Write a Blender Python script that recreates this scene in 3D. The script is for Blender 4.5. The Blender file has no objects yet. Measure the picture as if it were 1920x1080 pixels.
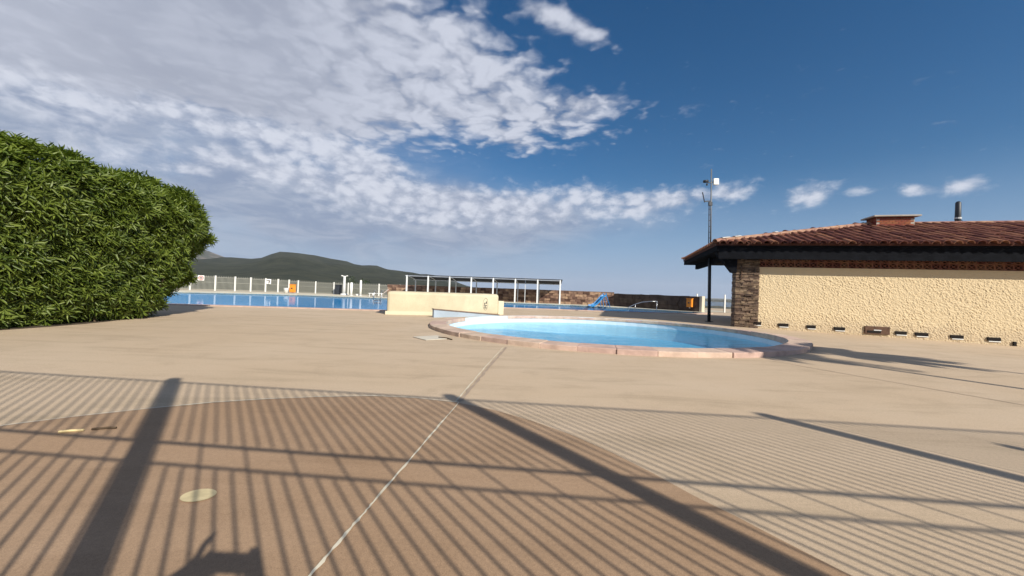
import bpy, bmesh, math, random
import numpy as np
from mathutils import Vector, Matrix, noise as mnoise

S = bpy.context.scene
COL = S.collection
R = math.radians
random.seed(7)
rng = np.random.default_rng(11)

# ------------------------------------------------------------------ camera
roll = math.atan(0.036); pitch = math.atan(4.8 / 700)
f0 = Vector((0, math.cos(pitch), math.sin(pitch))); u0 = Vector((0, -math.sin(pitch), math.cos(pitch))); r0 = Vector((1, 0, 0))
cr = math.cos(roll) * r0 + math.sin(roll) * u0
cu = math.cos(roll) * u0 - math.sin(roll) * r0
cam_d = bpy.data.cameras.new('camera'); cam = bpy.data.objects.new('camera', cam_d); COL.objects.link(cam)
cam.matrix_world = Matrix(((cr.x, cu.x, -f0.x, 0), (cr.y, cu.y, -f0.y, 0), (cr.z, cu.z, -f0.z, 1.0), (0, 0, 0, 1)))
cam_d.sensor_width = 36; cam_d.lens = 700 / 1920 * 36
cam_d.clip_start = 0.02; cam_d.clip_end = 30000
S.camera = cam

# ------------------------------------------------------------------ light and exposure
SUN_EL = 31.3
SUN_DIR = Vector((0.616, -0.788, 0)).normalized()          # horizontal, towards the sun
sun_d = bpy.data.lights.new('sun', 'SUN'); sun_d.energy = 5.0; sun_d.angle = R(0.53); sun_d.color = (1.0, 0.93, 0.82)
sun = bpy.data.objects.new('sun', sun_d); COL.objects.link(sun)
to_sun = Vector((SUN_DIR.x * math.cos(R(SUN_EL)), SUN_DIR.y * math.cos(R(SUN_EL)), math.sin(R(SUN_EL))))
sun.rotation_euler = to_sun.to_track_quat('Z', 'Y').to_euler()
sun.location = to_sun * 60
S.view_settings.view_transform = 'Standard'; S.view_settings.look = 'None'
S.view_settings.exposure = 0.38; S.view_settings.gamma = 1
S.render.engine = 'CYCLES'
S.cycles.max_bounces = 6; S.cycles.transparent_max_bounces = 12; S.cycles.volume_bounces = 0
S.cycles.use_denoising = True

# ------------------------------------------------------------------ node helper
class X:
    """a socket with arithmetic"""
    nt = None
    def __init__(s, v): s.v = v
    def _m(s, op, *o, clamp=False):
        n = X.nt.nodes.new('ShaderNodeMath'); n.operation = op; n.use_clamp = clamp
        for i, a in enumerate((s,) + o):
            a = a.v if isinstance(a, X) else a
            if isinstance(a, (int, float)): n.inputs[i].default_value = a
            else: X.nt.links.new(a, n.inputs[i])
        return X(n.outputs[0])
    def __add__(s, o): return s._m('ADD', o)
    def __radd__(s, o): return s._m('ADD', o)
    def __sub__(s, o): return s._m('SUBTRACT', o)
    def __rsub__(s, o): return (s * -1.0) + o
    def __mul__(s, o): return s._m('MULTIPLY', o)
    def __rmul__(s, o): return s._m('MULTIPLY', o)
    def __truediv__(s, o): return s._m('DIVIDE', o)
    def mx(s, o): return s._m('MAXIMUM', o)
    def mn(s, o): return s._m('MINIMUM', o)
    def pw(s, o): return s._m('POWER', o)
    def sstep(s, lo, hi, a=0.0, b=1.0):
        n = X.nt.nodes.new('ShaderNodeMapRange'); n.interpolation_type = 'SMOOTHSTEP'
        X.nt.links.new(s.v, n.inputs['Value'])
        for k, q in (('From Min', lo), ('From Max', hi), ('To Min', a), ('To Max', b)): n.inputs[k].default_value = q
        return X(n.outputs[0])

def num(v):
    n = X.nt.nodes.new('ShaderNodeValue'); n.outputs[0].default_value = v; return X(n.outputs[0])
def vec(x, y, z):
    n = X.nt.nodes.new('ShaderNodeCombineXYZ')
    for i, a in enumerate((x, y, z)):
        if isinstance(a, X): X.nt.links.new(a.v, n.inputs[i])
        else: n.inputs[i].default_value = a
    return n.outputs[0]
def nz(v, scale, detail=4, rough=0.55, dist=0.0):
    n = X.nt.nodes.new('ShaderNodeTexNoise'); n.inputs['Scale'].default_value = scale
    n.inputs['Detail'].default_value = detail; n.inputs['Roughness'].default_value = rough; n.inputs['Distortion'].default_value = dist
    if v is not None: X.nt.links.new(v, n.inputs['Vector'])
    return X(n.outputs['Fac'])
def mixc(fac, a, b, mode='MIX'):
    n = X.nt.nodes.new('ShaderNodeMix'); n.data_type = 'RGBA'; n.blend_type = mode
    if isinstance(fac, X): X.nt.links.new(fac.v, n.inputs[0])
    else: n.inputs[0].default_value = fac
    for i, c in ((6, a), (7, b)):
        if isinstance(c, (tuple, list)): n.inputs[i].default_value = (*c[:3], 1)
        else: X.nt.links.new(c, n.inputs[i])
    return n.outputs[2]

# ------------------------------------------------------------------ world: clear sky with a cloud bank
W = bpy.data.worlds.new('World'); S.world = W; W.use_nodes = True
W.cycles.sampling_method = 'MANUAL'; W.cycles.sample_map_resolution = 512
nt = W.node_tree; nt.nodes.clear(); X.nt = nt
out = nt.nodes.new('ShaderNodeOutputWorld'); bg = nt.nodes.new('ShaderNodeBackground'); nt.links.new(bg.outputs[0], out.inputs[0])
SKY = 0.068
bg.inputs['Strength'].default_value = SKY
sky = nt.nodes.new('ShaderNodeTexSky'); sky.sky_type = 'NISHITA'; sky.sun_disc = False
sky.sun_elevation = R(SUN_EL); sky.sun_rotation = math.atan2(SUN_DIR.x, SUN_DIR.y)
sky.altitude = 100; sky.air_density = 1.0; sky.dust_density = 0.55; sky.ozone_density = 3.0
tc = nt.nodes.new('ShaderNodeTexCoord'); sp = nt.nodes.new('ShaderNodeSeparateXYZ'); nt.links.new(tc.outputs['Generated'], sp.inputs[0])
dx, dy, dz = X(sp.outputs[0]), X(sp.outputs[1]), X(sp.outputs[2])
az = dx._m('ARCTAN2', dy) * 57.29578
el = dz._m('ARCSINE') * 57.29578
zz = dz.mx(0.03) + 0.06
plane = vec(dx / zz, dy / zz, 0.0)                 # cloud deck seen in perspective
angv = vec(az * 0.05, el * 0.085, 0.3)             # for the heaped clouds standing low
warp = nz(angv, 3.0, 3) - 0.5
def blob(a0, e0, sa, se, k=1.0, slope=0.0):
    u = (az - a0) / sa; v = (el - e0 - (az - a0) * slope) / se
    return (u * u + v * v)._m('MULTIPLY', -1.0)._m('EXPONENT') * k
def addup(l):
    t = blob(*l[0])
    for b in l[1:]: t = t + blob(*b)
    return t
def vor(v, scale, smooth=0.35):
    n = nt.nodes.new('ShaderNodeTexVoronoi'); n.voronoi_dimensions = '2D'; n.feature = 'SMOOTH_F1'; n.inputs['Scale'].default_value = scale; n.inputs['Smoothness'].default_value = smooth
    nt.links.new(v, n.inputs['Vector']); return X(n.outputs['Distance'])
# high broken deck of small heaps: covers the left half of the sky, breaks up towards the right
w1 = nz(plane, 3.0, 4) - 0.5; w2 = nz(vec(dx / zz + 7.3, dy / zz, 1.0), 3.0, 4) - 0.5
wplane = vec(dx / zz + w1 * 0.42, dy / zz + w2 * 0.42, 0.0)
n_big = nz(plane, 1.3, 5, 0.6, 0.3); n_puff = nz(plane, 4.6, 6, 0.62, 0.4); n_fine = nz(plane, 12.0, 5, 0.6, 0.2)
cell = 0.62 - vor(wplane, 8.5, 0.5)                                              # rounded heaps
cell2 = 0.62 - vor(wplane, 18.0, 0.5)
edge = ((dz - 0.454) * -2.1 + 0.23).mx(-0.22).mn(0.30)                      # right-hand border of the bank; cover overhead and behind extended to raise ambient light
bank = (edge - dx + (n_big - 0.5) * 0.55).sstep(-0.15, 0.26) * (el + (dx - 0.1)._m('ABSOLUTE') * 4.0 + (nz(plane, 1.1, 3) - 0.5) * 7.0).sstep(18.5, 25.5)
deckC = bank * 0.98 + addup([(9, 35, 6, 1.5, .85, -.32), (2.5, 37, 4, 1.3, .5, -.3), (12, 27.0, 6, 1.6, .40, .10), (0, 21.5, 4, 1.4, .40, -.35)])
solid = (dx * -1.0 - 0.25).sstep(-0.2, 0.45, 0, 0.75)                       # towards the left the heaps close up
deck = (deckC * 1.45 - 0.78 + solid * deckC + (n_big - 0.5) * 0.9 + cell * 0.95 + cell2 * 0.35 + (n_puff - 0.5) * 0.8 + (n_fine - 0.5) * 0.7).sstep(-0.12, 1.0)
# heaped clouds at mid height on the left and the low row across the view
rowC = addup([(-41, 18.2, 6, 1.5, 1.1), (-30, 18.2, 7, 2.0, 1.2), (-21, 17.0, 5.5, 1.9, 1.2), (-35, 14.2, 8, 1.9, 1.15), (-45, 12.5, 6, 1.2, .7), (-51, 16.5, 6, 3, .85), (-22, 13.2, 9, 2.6, 1.1), (-9, 12.6, 9, 2.8, 1.1), (1, 13.0, 6, 2.6, 1.0), (-14, 9.6, 12, 1.2, .6),
              (10, 14.2, 5, 2.4, .9), (18, 13.4, 5, 2.0, .9), (24, 13.6, 4, 1.7, .85), (30, 13.8, 3.2, 1.3, .95), (38.3, 12.6, 3.4, 1.7, .95, .1), (46.8, 11.9, 1.3, .75, .95), (50.2, 11.7, 2.0, .95, .98), (43, 12.3, 1.6, .6, .5),
              (15, 11.4, 13, 1.6, .45), (-95, 17, 30, 5, .9), (-72, 16, 12, 4, .8)])
n_r1 = nz(angv, 5.0, 6, 0.62, 0.5); n_r2 = nz(angv, 15.0, 5, 0.6, 0.3)
wang = vec(az * 0.05 + (n_r1 - 0.5) * 0.12, el * 0.085 + (nz(vec(az * 0.05, el * 0.085, 4.0), 5.0, 4) - 0.5) * 0.12, 0.3)
rcell = 0.6 - vor(wang, 9.0, 0.6)
row = (rowC * 1.15 - 0.66 + (n_r1 - 0.5) * 1.3 + rcell * 0.55 + (n_r2 - 0.5) * 1.0).sstep(-0.22, 0.95)
# thin grey veil under and around the bank on the left
veil = (blob(-50, 15, 36, 15, 1.15) + blob(-12, 8.5, 22, 5.5, .85) + blob(15, 11, 20, 3.0, .4) + blob(-6, 11.5, 16, 3.2, .5) + blob(-120, 15, 40, 18, 1.1)) * (0.8 + (nz(angv, 2.2, 4) - 0.5) * 0.9)
veil = veil.sstep(0.05, 1.0, 0, 0.92)
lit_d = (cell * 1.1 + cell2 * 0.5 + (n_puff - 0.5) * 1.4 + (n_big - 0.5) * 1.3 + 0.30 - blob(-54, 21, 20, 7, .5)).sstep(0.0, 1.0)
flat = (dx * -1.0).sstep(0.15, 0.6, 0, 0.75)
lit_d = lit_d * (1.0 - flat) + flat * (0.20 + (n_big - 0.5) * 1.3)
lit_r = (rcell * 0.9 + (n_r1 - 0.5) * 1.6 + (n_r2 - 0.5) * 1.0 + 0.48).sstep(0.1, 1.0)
k = 1.0 / SKY
def kc(r, g, b, m=1.0): return (r * k * m, g * k * m, b * k * m)
skyc = sky.outputs[0]
hsv = nt.nodes.new('ShaderNodeHueSaturation'); hsv.inputs['Saturation'].default_value = 1.36; hsv.inputs['Value'].default_value = 1.0
nt.links.new(skyc, hsv.inputs['Color']); skyc = hsv.outputs[0]
haze_k = el.sstep(0.0, 17.0, 1.0, 0.0) * 0.88
skyc = mixc(haze_k, skyc, kc(.205, .30, .475))
c1 = mixc(veil, skyc, mixc(nz(vec(az * 0.045, el * 0.16, 2.0), 3.2, 5, 0.6, 0.6).sstep(0.36, 0.66), kc(.215, .26, .365), kc(.325, .36, .445)))
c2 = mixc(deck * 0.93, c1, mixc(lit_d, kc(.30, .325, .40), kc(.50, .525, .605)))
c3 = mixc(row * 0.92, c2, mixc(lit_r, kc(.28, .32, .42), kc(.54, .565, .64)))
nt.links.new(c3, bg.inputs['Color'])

# ------------------------------------------------------------------ materials
MATS = {}
def mat(name, col, rough=0.8, spec=0.3, metal=0.0, var=0.0, vscale=3.0, bump=0.0, bscale=30.0, rnd=0.0, col2=None, builder=None):
    if name in MATS: return MATS[name]
    m = bpy.data.materials.new(name); m.use_nodes = True
    t = m.node_tree; X.nt = t
    p = t.nodes['Principled BSDF']
    p.inputs['Roughness'].default_value = rough; p.inputs['Metallic'].default_value = metal
    p.inputs['Specular IOR Level'].default_value = spec
    co = t.nodes.new('ShaderNodeTexCoord').outputs['Object']
    c = (*col, 1)
    src = None
    if var > 0:
        f = nz(co, vscale, 5, 0.6)
        c2 = col2 or tuple(x * (1 - var) for x in col)
        src = mixc(f.sstep(0.3, 0.7), c2, col)
    if rnd > 0:
        oi = t.nodes.new('ShaderNodeObjectInfo'); h = t.nodes.new('ShaderNodeHueSaturation')
        r = X(oi.outputs['Random'])
        t.links.new((r * (2 * rnd) + (1 - rnd)).v, h.inputs['Value'])
        t.links.new((r._m('FRACT') * 0.03 + 0.485).v, h.inputs['Hue'])
        if src is None: h.inputs['Color'].default_value = c
        else: t.links.new(src, h.inputs['Color'])
        src = h.outputs[0]
    if builder: src = builder(t, co, p, src) or src
    if src is None: p.inputs['Base Color'].default_value = c
    else: t.links.new(src, p.inputs['Base Color'])
    if bump > 0:
        b = t.nodes.new('ShaderNodeBump'); b.inputs['Strength'].default_value = bump; b.inputs['Distance'].default_value = 0.02
        t.links.new(nz(co, bscale, 6, 0.65).v, b.inputs['Height']); t.links.new(b.outputs[0], p.inputs['Normal'])
    MATS[name] = m
    return m

def concrete(base, dark, pale):
    def b(t, co, p, src):
        sxyz = t.nodes.new('ShaderNodeSeparateXYZ'); t.links.new(co, sxyz.inputs[0])
        x, y = X(sxyz.outputs[0]), X(sxyz.outputs[1])
        big = nz(co, 0.22, 5, 0.6, 0.6); mid = nz(co, 1.3, 6, 0.65, 0.4); fine = nz(co, 60, 3, 0.7); grit = nz(co, 240, 2, 0.6)
        streak = nz(vec(x * 0.55, y * 3.2, 0.0), 1.0, 6, 0.65, 0.5)
        c = mixc(big.sstep(0.35, 0.68), base, pale)
        c = mixc((streak.sstep(0.46, 0.78) * 0.7), c, dark)
        c = mixc((mid.sstep(0.48, 0.78) * 0.42), c, dark)
        blot = nz(co, 4.5, 5, 0.7, 0.8)
        c = mixc((blot.sstep(0.62, 0.78) * 0.22), c, tuple(q * 0.62 for q in dark))
        g = fine * 0.7 + grit * 1.1 + 0.12
        patch = nz(co, 0.55, 4, 0.55, 1.2)
        c = mixc((patch.sstep(0.55, 0.62) * 0.16), c, pale)
        c = mixc((nz(co, 0.9, 6, 0.7, 1.5).sstep(0.56, 0.72) * 0.20), c, tuple(q * .8 for q in dark))
        c = mixc(0.7, c, mixc(1.0, c, vec(g, g, g), 'MULTIPLY'))
        bm = t.nodes.new('ShaderNodeBump'); bm.inputs['Strength'].default_value = 0.35; bm.inputs['Distance'].default_value = 0.006
        t.links.new((fine * 0.6 + grit * 0.5 + mid * 1.5).v, bm.inputs['Height']); t.links.new(bm.outputs[0], p.inputs['Normal'])
        return c
    return b

M_ground = mat('beige_concrete', (.42, .33, .245), .9, .2, builder=concrete((.48, .368, .252), (.345, .268, .18), (.51, .402, .287)))
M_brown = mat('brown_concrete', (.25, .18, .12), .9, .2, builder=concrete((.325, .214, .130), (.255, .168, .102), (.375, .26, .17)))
M_cream = mat('cream_paving', (.60, .55, .43), .85, .2, var=.15, vscale=.6, bump=.2)
M_coping = mat('pink_coping', (.60, .44, .35), .85, .25, var=.28, vscale=3.5, bump=.6, bscale=16, rnd=.07)
M_riser = mat('worn_riser', (.45, .30, .235), .9, .2, var=.45, vscale=7, bump=.9, bscale=18)
M_joint = mat('pale_joint_filler', (.68, .62, .48), .9, var=.2, vscale=8)
M_groove = mat('worn_joint', (.40, .31, .23), .9, var=.25, vscale=8)
M_disc = mat('yellow_marking_paint', (.60, .50, .29), .8, var=.2, vscale=20)
M_basin = mat('basin_paint', (.15, .54, .76), .6, .4, var=.12, vscale=.5)
M_basin_pale = mat('pale_basin_wall', (.56, .70, .78), .7, .3, var=.12, vscale=1.2)
M_deepbasin = mat('deep_basin_paint', (.085, .34, .56), .6, .4, var=.12, vscale=.25)
M_white = mat('white_paint', (.78, .78, .74), .5, .4, var=.08, vscale=6)
M_white2 = mat('dull_white_metal', (.62, .63, .62), .5, .4, var=.1, vscale=8)
M_steel = mat('steel', (.55, .56, .57), .3, .5, metal=.85)
M_galv = mat('grey_picket', (.25, .25, .215), .6, .3)
M_darksteel = mat('dark_painted_steel', (.030, .036, .045), .5, .4, var=.25, vscale=5)
M_yellow = mat('cream_yellow_render', (.58, .515, .36), .85, .2, var=.17, vscale=1.4, bump=.5, bscale=14)
M_yellow2 = mat('bright_cream_render', (.60, .55, .40), .85, .2, var=.06, vscale=2, bump=.4, bscale=14)
M_orange = mat('orange_plastic', (.78, .27, .025), .5, .4, var=.08, vscale=5)
M_blue = mat('blue_plastic', (.02, .20, .46), .35, .5, var=.12, vscale=5)
M_print = mat('dark_print', (.05, .045, .05), .7)
M_red = mat('red_print', (.45, .04, .03), .7)
M_tile = mat('barrel_tile', (.20, .078, .052), .85, .2, var=.4, vscale=5, bump=.4, bscale=30, rnd=.52)
M_tile_pan = mat('pan_tile', (.10, .042, .03), .9, .15, var=.3, vscale=6)
M_hip = mat('hip_tile', (.36, .20, .145), .85, .2, var=.35, vscale=7, bump=.4, bscale=30, rnd=.22)
M_mortar = mat('lime_mortar', (.66, .60, .52), .9, var=.2, vscale=9, bump=.6)
M_fascia = mat('dark_stained_timber', (.010, .011, .014), .95, .06, var=.35, vscale=4, bump=.3, bscale=18)
M_grill = mat('terracotta_block', (.24, .11, .075), .9, .15, var=.3, vscale=9, rnd=.22)
M_slate = mat('brown_slate', (.20, .135, .092), .8, .3, var=.55, vscale=9, bump=.8, bscale=35, rnd=.55)
M_shale_gap = mat('pier_mortar', (.03, .025, .02), .95)
M_stucco = mat('rough_cast_stucco', (.60, .475, .285), .92, .12, var=.14, vscale=1.6, bump=.6, bscale=40)
def stucco_b(t, co, p, src):
    sx = t.nodes.new('ShaderNodeSeparateXYZ'); t.links.new(co, sx.inputs[0]); z = X(sx.outputs[2]); x = X(sx.outputs[0])
    run = nz(vec(x * 5.0, z * 0.7, 0.0), 1.0, 5, 0.65); blot = nz(co, 1.1, 5, 0.65, 0.5)
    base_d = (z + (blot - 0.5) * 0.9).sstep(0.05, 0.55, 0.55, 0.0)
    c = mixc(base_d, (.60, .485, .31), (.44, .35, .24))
    c = mixc((run.sstep(0.52, 0.75) * 0.22), c, (.46, .36, .22))
    c = mixc((blot.sstep(0.55, 0.75) * 0.25), c, (.66, .54, .36))
    return c
MATS.pop('rough_cast_stucco')
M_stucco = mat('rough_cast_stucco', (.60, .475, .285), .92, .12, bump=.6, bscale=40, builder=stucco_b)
M_vent = mat('vent_shadow_void', (.012, .01, .009), .95)
M_brick = mat('red_brick', (.27, .085, .05), .9, .15, var=.25, vscale=5, rnd=.15)
M_slab = mat('chimney_slab', (.42, .38, .33), .9, var=.2, vscale=6)
M_rust = mat('brown_rusted_board', (.13, .075, .05), .8, .2, var=.4, vscale=6, bump=.4)
M_stone = mat('rubble_stone', (.27, .17, .12), .9, .2, var=.4, vscale=4, bump=.7, bscale=14, rnd=.62)
M_stonegap = mat('rubble_mortar', (.19, .125, .095), .95, var=.3, vscale=3)
M_shadedwall = mat('shaded_stone', (.095, .07, .058), .9, .15, var=.45, vscale=2.5, bump=.6, bscale=9, rnd=.2)  # same stone as the rubble, its shade put into the colour
M_canopy = mat('grey_canopy_slat', (.055, .06, .07), .8, .2, var=.2, vscale=3)
M_bark = mat('palm_bark', (.12, .085, .055), .95, .1, var=.4, vscale=12, bump=.6)
M_fabric = mat('dark_clothing', (.03, .035, .05), .95, .1, var=.2, vscale=9)
M_skin = mat('skin', (.45, .26, .18), .6, .3)
M_phone = mat('phone_glass', (.01, .01, .012), .2, .5)
M_stick = mat('dry_stick', (.62, .50, .26), .8)
M_dirt = mat('soil', (.10, .075, .05), .95, var=.4, vscale=5, bump=.5)

def foliage_mat(name, c1, c2, trans=.35, rough=.42, spec=.45):
    m = bpy.data.materials.new(name); m.use_nodes = True; t = m.node_tree; X.nt = t
    p = t.nodes['Principled BSDF']; o = t.nodes['Material Output']
    geo = t.nodes.new('ShaderNodeNewGeometry')
    co = t.nodes.new('ShaderNodeTexCoord').outputs['Object']
    ri = X(geo.outputs['Random Per Island'])
    f = (ri * 0.75 + nz(co, 1.1, 3) * 0.5 - 0.12)._m('MULTIPLY', 1.0, clamp=True)
    c = mixc(f, c1, c2)
    t.links.new(c, p.inputs['Base Color']); p.inputs['Roughness'].default_value = rough; p.inputs['Specular IOR Level'].default_value = spec
    tr = t.nodes.new('ShaderNodeBsdfTranslucent'); t.links.new(mixc(1.0, c, (.9, 1.0, .35), 'MULTIPLY'), tr.inputs['Color'])
    mx = t.nodes.new('ShaderNodeMixShader'); mx.inputs[0].default_value = trans
    t.links.new(p.outputs[0], mx.inputs[1]); t.links.new(tr.outputs[0], mx.inputs[2]); t.links.new(mx.outputs[0], o.inputs[0])
    return m
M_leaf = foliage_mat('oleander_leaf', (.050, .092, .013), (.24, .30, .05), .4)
M_palm = foliage_mat('palm_leaf', (.04, .07, .02), (.10, .13, .04), .2)
M_bush = foliage_mat('far_bush_leaf', (.03, .05, .02), (.06, .085, .03), .2)

def water_mat(name, tint, wscale, strength, stretch=1.0, fres_max=0.75):
    m = bpy.data.materials.new(name); m.use_nodes = True; t = m.node_tree; X.nt = t
    for n in list(t.nodes):
        if n.type != 'OUTPUT_MATERIAL': t.nodes.remove(n)
    o = t.nodes['Material Output']
    co = t.nodes.new('ShaderNodeTexCoord').outputs['Object']
    sx = t.nodes.new('ShaderNodeSeparateXYZ'); t.links.new(co, sx.inputs[0])
    v = vec(X(sx.outputs[0]) * stretch, X(sx.outputs[1]), 0.0)
    h = nz(v, wscale, 4, 0.55, 0.6) + nz(v, wscale * 3.1, 3, 0.5, 0.4) * 0.35
    b = t.nodes.new('ShaderNodeBump'); b.inputs['Strength'].default_value = strength; b.inputs['Distance'].default_value = 0.05
    t.links.new(h.v, b.inputs['Height'])
    gl = t.nodes.new('ShaderNodeBsdfGlossy'); gl.inputs['Roughness'].default_value = 0.03; gl.inputs['Color'].default_value = (1, 1, 1, 1)
    tr = t.nodes.new('ShaderNodeBsdfTransparent'); tr.inputs['Color'].default_value = (*tint, 1)
    fr = t.nodes.new('ShaderNodeFresnel'); fr.inputs['IOR'].default_value = 1.33
    t.links.new(b.outputs[0], gl.inputs['Normal']); t.links.new(b.outputs[0], fr.inputs['Normal'])
    mx = t.nodes.new('ShaderNodeMixShader'); t.links.new((X(fr.outputs[0]).mn(fres_max)).v, mx.inputs[0])
    t.links.new(tr.outputs[0], mx.inputs[1]); t.links.new(gl.outputs[0], mx.inputs[2]); t.links.new(mx.outputs[0], o.inputs[0])
    return m
M_water = water_mat('clear_pool_water', (.66, .92, .99), 2.2, .7, .45, .36)
M_water2 = water_mat('deep_pool_water', (.62, .86, .97), 1.1, .14, .6, .36)

# ------------------------------------------------------------------ mesh helpers
class MB:
    def __init__(s): s.v = []; s.f = []; s.sm = False
    def add(s, vs, fs):
        o = len(s.v); s.v += [tuple(v) for v in vs]; s.f += [tuple(i + o for i in f) for f in fs]; return s
    def box(s, c, d, rz=0.0, m=None):
        hx, hy, hz = d[0] / 2, d[1] / 2, d[2] / 2
        P = [Vector((x, y, z)) for x in (-hx, hx) for y in (-hy, hy) for z in (-hz, hz)]
        if m is None: m = Matrix.Rotation(rz, 3, 'Z')
        P = [m @ p + Vector(c) for p in P]
        return s.add(P, [(0, 1, 3, 2), (4, 6, 7, 5), (0, 4, 5, 1), (2, 3, 7, 6), (0, 2, 6, 4), (1, 5, 7, 3)])
    def bar(s, a, b, w, h=None):
        a, b = Vector(a), Vector(b); d = b - a; h = h or w
        z = d.normalized(); up = Vector((0, 0, 1)) if abs(z.z) < .95 else Vector((0, 1, 0))
        x = up.cross(z).normalized(); y = z.cross(x)
        m = Matrix((x, y, z)).transposed()
        return s.box((a + b) / 2, (w, h, d.length), m=m)
    def tube(s, pts, r, n=8, caps=True):
        pts = [Vector(p) for p in pts]; rs = r if isinstance(r, (list, tuple)) else [r] * len(pts)
        rings = []
        for i, p in enumerate(pts):
            d = (pts[min(i + 1, len(pts) - 1)] - pts[max(i - 1, 0)]).normalized()
            up = Vector((0, 0, 1)) if abs(d.z) < .9 else Vector((1, 0, 0))
            x = up.cross(d).normalized(); y = d.cross(x)
            rings.append([p + (x * math.cos(2 * math.pi * j / n) + y * math.sin(2 * math.pi * j / n)) * rs[i] for j in range(n)])
        V = [q for g in rings for q in g]; Fs = []
        for i in range(len(pts) - 1):
            for j in range(n):
                a = i * n + j; b = i * n + (j + 1) % n
                Fs.append((a, b, b + n, a + n))
        if caps: Fs += [tuple(range(n))[::-1], tuple(range((len(pts) - 1) * n, len(pts) * n))]
        return s.add(V, Fs)
    def prism(s, poly, z0, z1):
        n = len(poly); V = [(p[0], p[1], z0) for p in poly] + [(p[0], p[1], z1) for p in poly]
        Fs = [tuple(range(n))[::-1], tuple(range(n, 2 * n))] + [(i, (i + 1) % n, n + (i + 1) % n, n + i) for i in range(n)]
        return s.add(V, Fs)
    def mesh(s, name, m, smooth=False):
        me = bpy.data.meshes.new(name); me.from_pydata(s.v, [], s.f); me.materials.append(m)
        if smooth: me.polygons.foreach_set('use_smooth', [True] * len(me.polygons))
        me.update(); return me
    def build(s, name, m, parent=None, smooth=False, bevel=0.0, loc=None, fix=True):
        me = s.mesh(name, m, smooth)
        if fix:
            bm = bmesh.new(); bm.from_mesh(me); bmesh.ops.recalc_face_normals(bm, faces=bm.faces); bm.to_mesh(me); bm.free()
        o = obj(name, me, parent)
        if loc: o.location = loc
        if bevel:
            b = o.modifiers.new('bevel', 'BEVEL'); b.width = bevel; b.segments = 2; b.limit_method = 'ANGLE'
        return o
def obj(name, me, parent=None):
    o = bpy.data.objects.new(name, me); COL.objects.link(o)
    if parent: o.parent = parent
    return o
def tag(o, label=None, cat=None, group=None, kind=None):
    if label: o['label'] = label
    if cat: o['category'] = cat
    if group: o['group'] = group
    if kind: o['kind'] = kind
    return o
def thing(name, label, cat, loc=(0, 0, 0), rz=0.0, group=None):
    o = bpy.data.objects.new(name, None); COL.objects.link(o); o.location = loc; o.rotation_euler = (0, 0, rz)
    o.empty_display_size = .2
    return tag(o, label, cat, group)
def fill_with_holes(name, outer, holes, z, m, drop=None, cuts=()):
    bm = bmesh.new(); E = []
    for loop in [outer] + holes:
        vs = [bm.verts.new((p[0], p[1], z)) for p in loop]
        E += [bm.edges.new((vs[i], vs[(i + 1) % len(vs)])) for i in range(len(vs))]
    bmesh.ops.triangle_fill(bm, use_beauty=True, use_dissolve=False, edges=E)
    for co, no in cuts:
        bmesh.ops.bisect_plane(bm, geom=bm.verts[:] + bm.edges[:] + bm.faces[:], plane_co=co, plane_no=no)
    for f in bm.faces:
        f.normal_update()
        if f.normal.z < 0: f.normal_flip()
    if drop:
        for v in bm.verts: v.co.z += drop(v.co.x, v.co.y)
    me = bpy.data.meshes.new(name); bm.to_mesh(me); bm.free(); me.materials.append(m)
    return obj(name, me)

# ------------------------------------------------------------------ ground, terrace, pools
def sst(a, b, x):
    t = min(1, max(0, (x - a) / (b - a))); return t * t * (3 - 2 * t)
def drop(x, y): return -0.15 * sst(7.0, 17.5, x) * (1 - sst(15, 20, y))

PC = (2.6, 10.7); PR = 4.3                         # round wading pool
CA, CB = (-2.50, 12.62), (-0.47, 14.35)            # straight back-left side
def circ(r, n=72):
    P = []
    for i in range(n):
        a = 2 * math.pi * i / n
        P.append((PC[0] + r * 1.03 * math.cos(a), PC[1] + r * 0.965 * math.sin(a)))
    return P
def clip_chord(P, off=0.0):
    d = Vector((CB[0] - CA[0], CB[1] - CA[1])).normalized(); nrm = Vector((-d.y, d.x))   # outwards (back-left)
    Q = []
    for p in P:
        q = Vector(p); s = (q - Vector(CA)).dot(nrm) - off
        Q.append(tuple(q - nrm * s) if s > 0 else p)
    return Q
pool_out = circ(PR + 0.42); pool_in = circ(PR)
big_pool = [(-34, 14.0), (-13, 14.45), (-11.65, 14.6), (-8.6, 14.95), (-5.0, 15.3), (-3.4, 16.9), (-2.0, 20.6), (-0.4, 21.6), (5.3, 21.6), (10.6, 22.2), (12.2, 23.6), (12.2, 25.0), (8.85, 28.0), (6.6, 28.9), (4.7, 29.9),
            (-0.6, 30.3), (-10.5, 30.7), (-17.8, 31.0), (-24.5, 28.2), (-34, 24.0)]
terr = [(-60, -14), (60, -14), (60, 20), (30, 33), (10, 38), (-8, 40), (-20, 40), (-60, 36)]
g_small_hole = clip_chord(circ(PR + 0.2), .05)
ground = fill_with_holes('ground', terr, [g_small_hole, big_pool], 0.0, M_ground, drop, [((x, 0, 0), (1, 0, 0)) for x in (7, 8, 9, 10, 11, 12, 13, 14, 15, 16, 17, 18)] + [((0, y, 0), (0, 1, 0)) for y in (15, 16, 17, 18, 19, 20)])
tag(ground, kind='structure')
# terrace edge skirt
sk = MB(); n = len(terr)
sk.add([(x, y, drop(x, y) - .002) for x, y in terr] + [(x, y, -14) for x, y in terr], [(i, (i + 1) % n, n + (i + 1) % n, n + i) for i in range(n)])
tag(sk.build('terrace_edge', M_ground), kind='structure')

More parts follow.
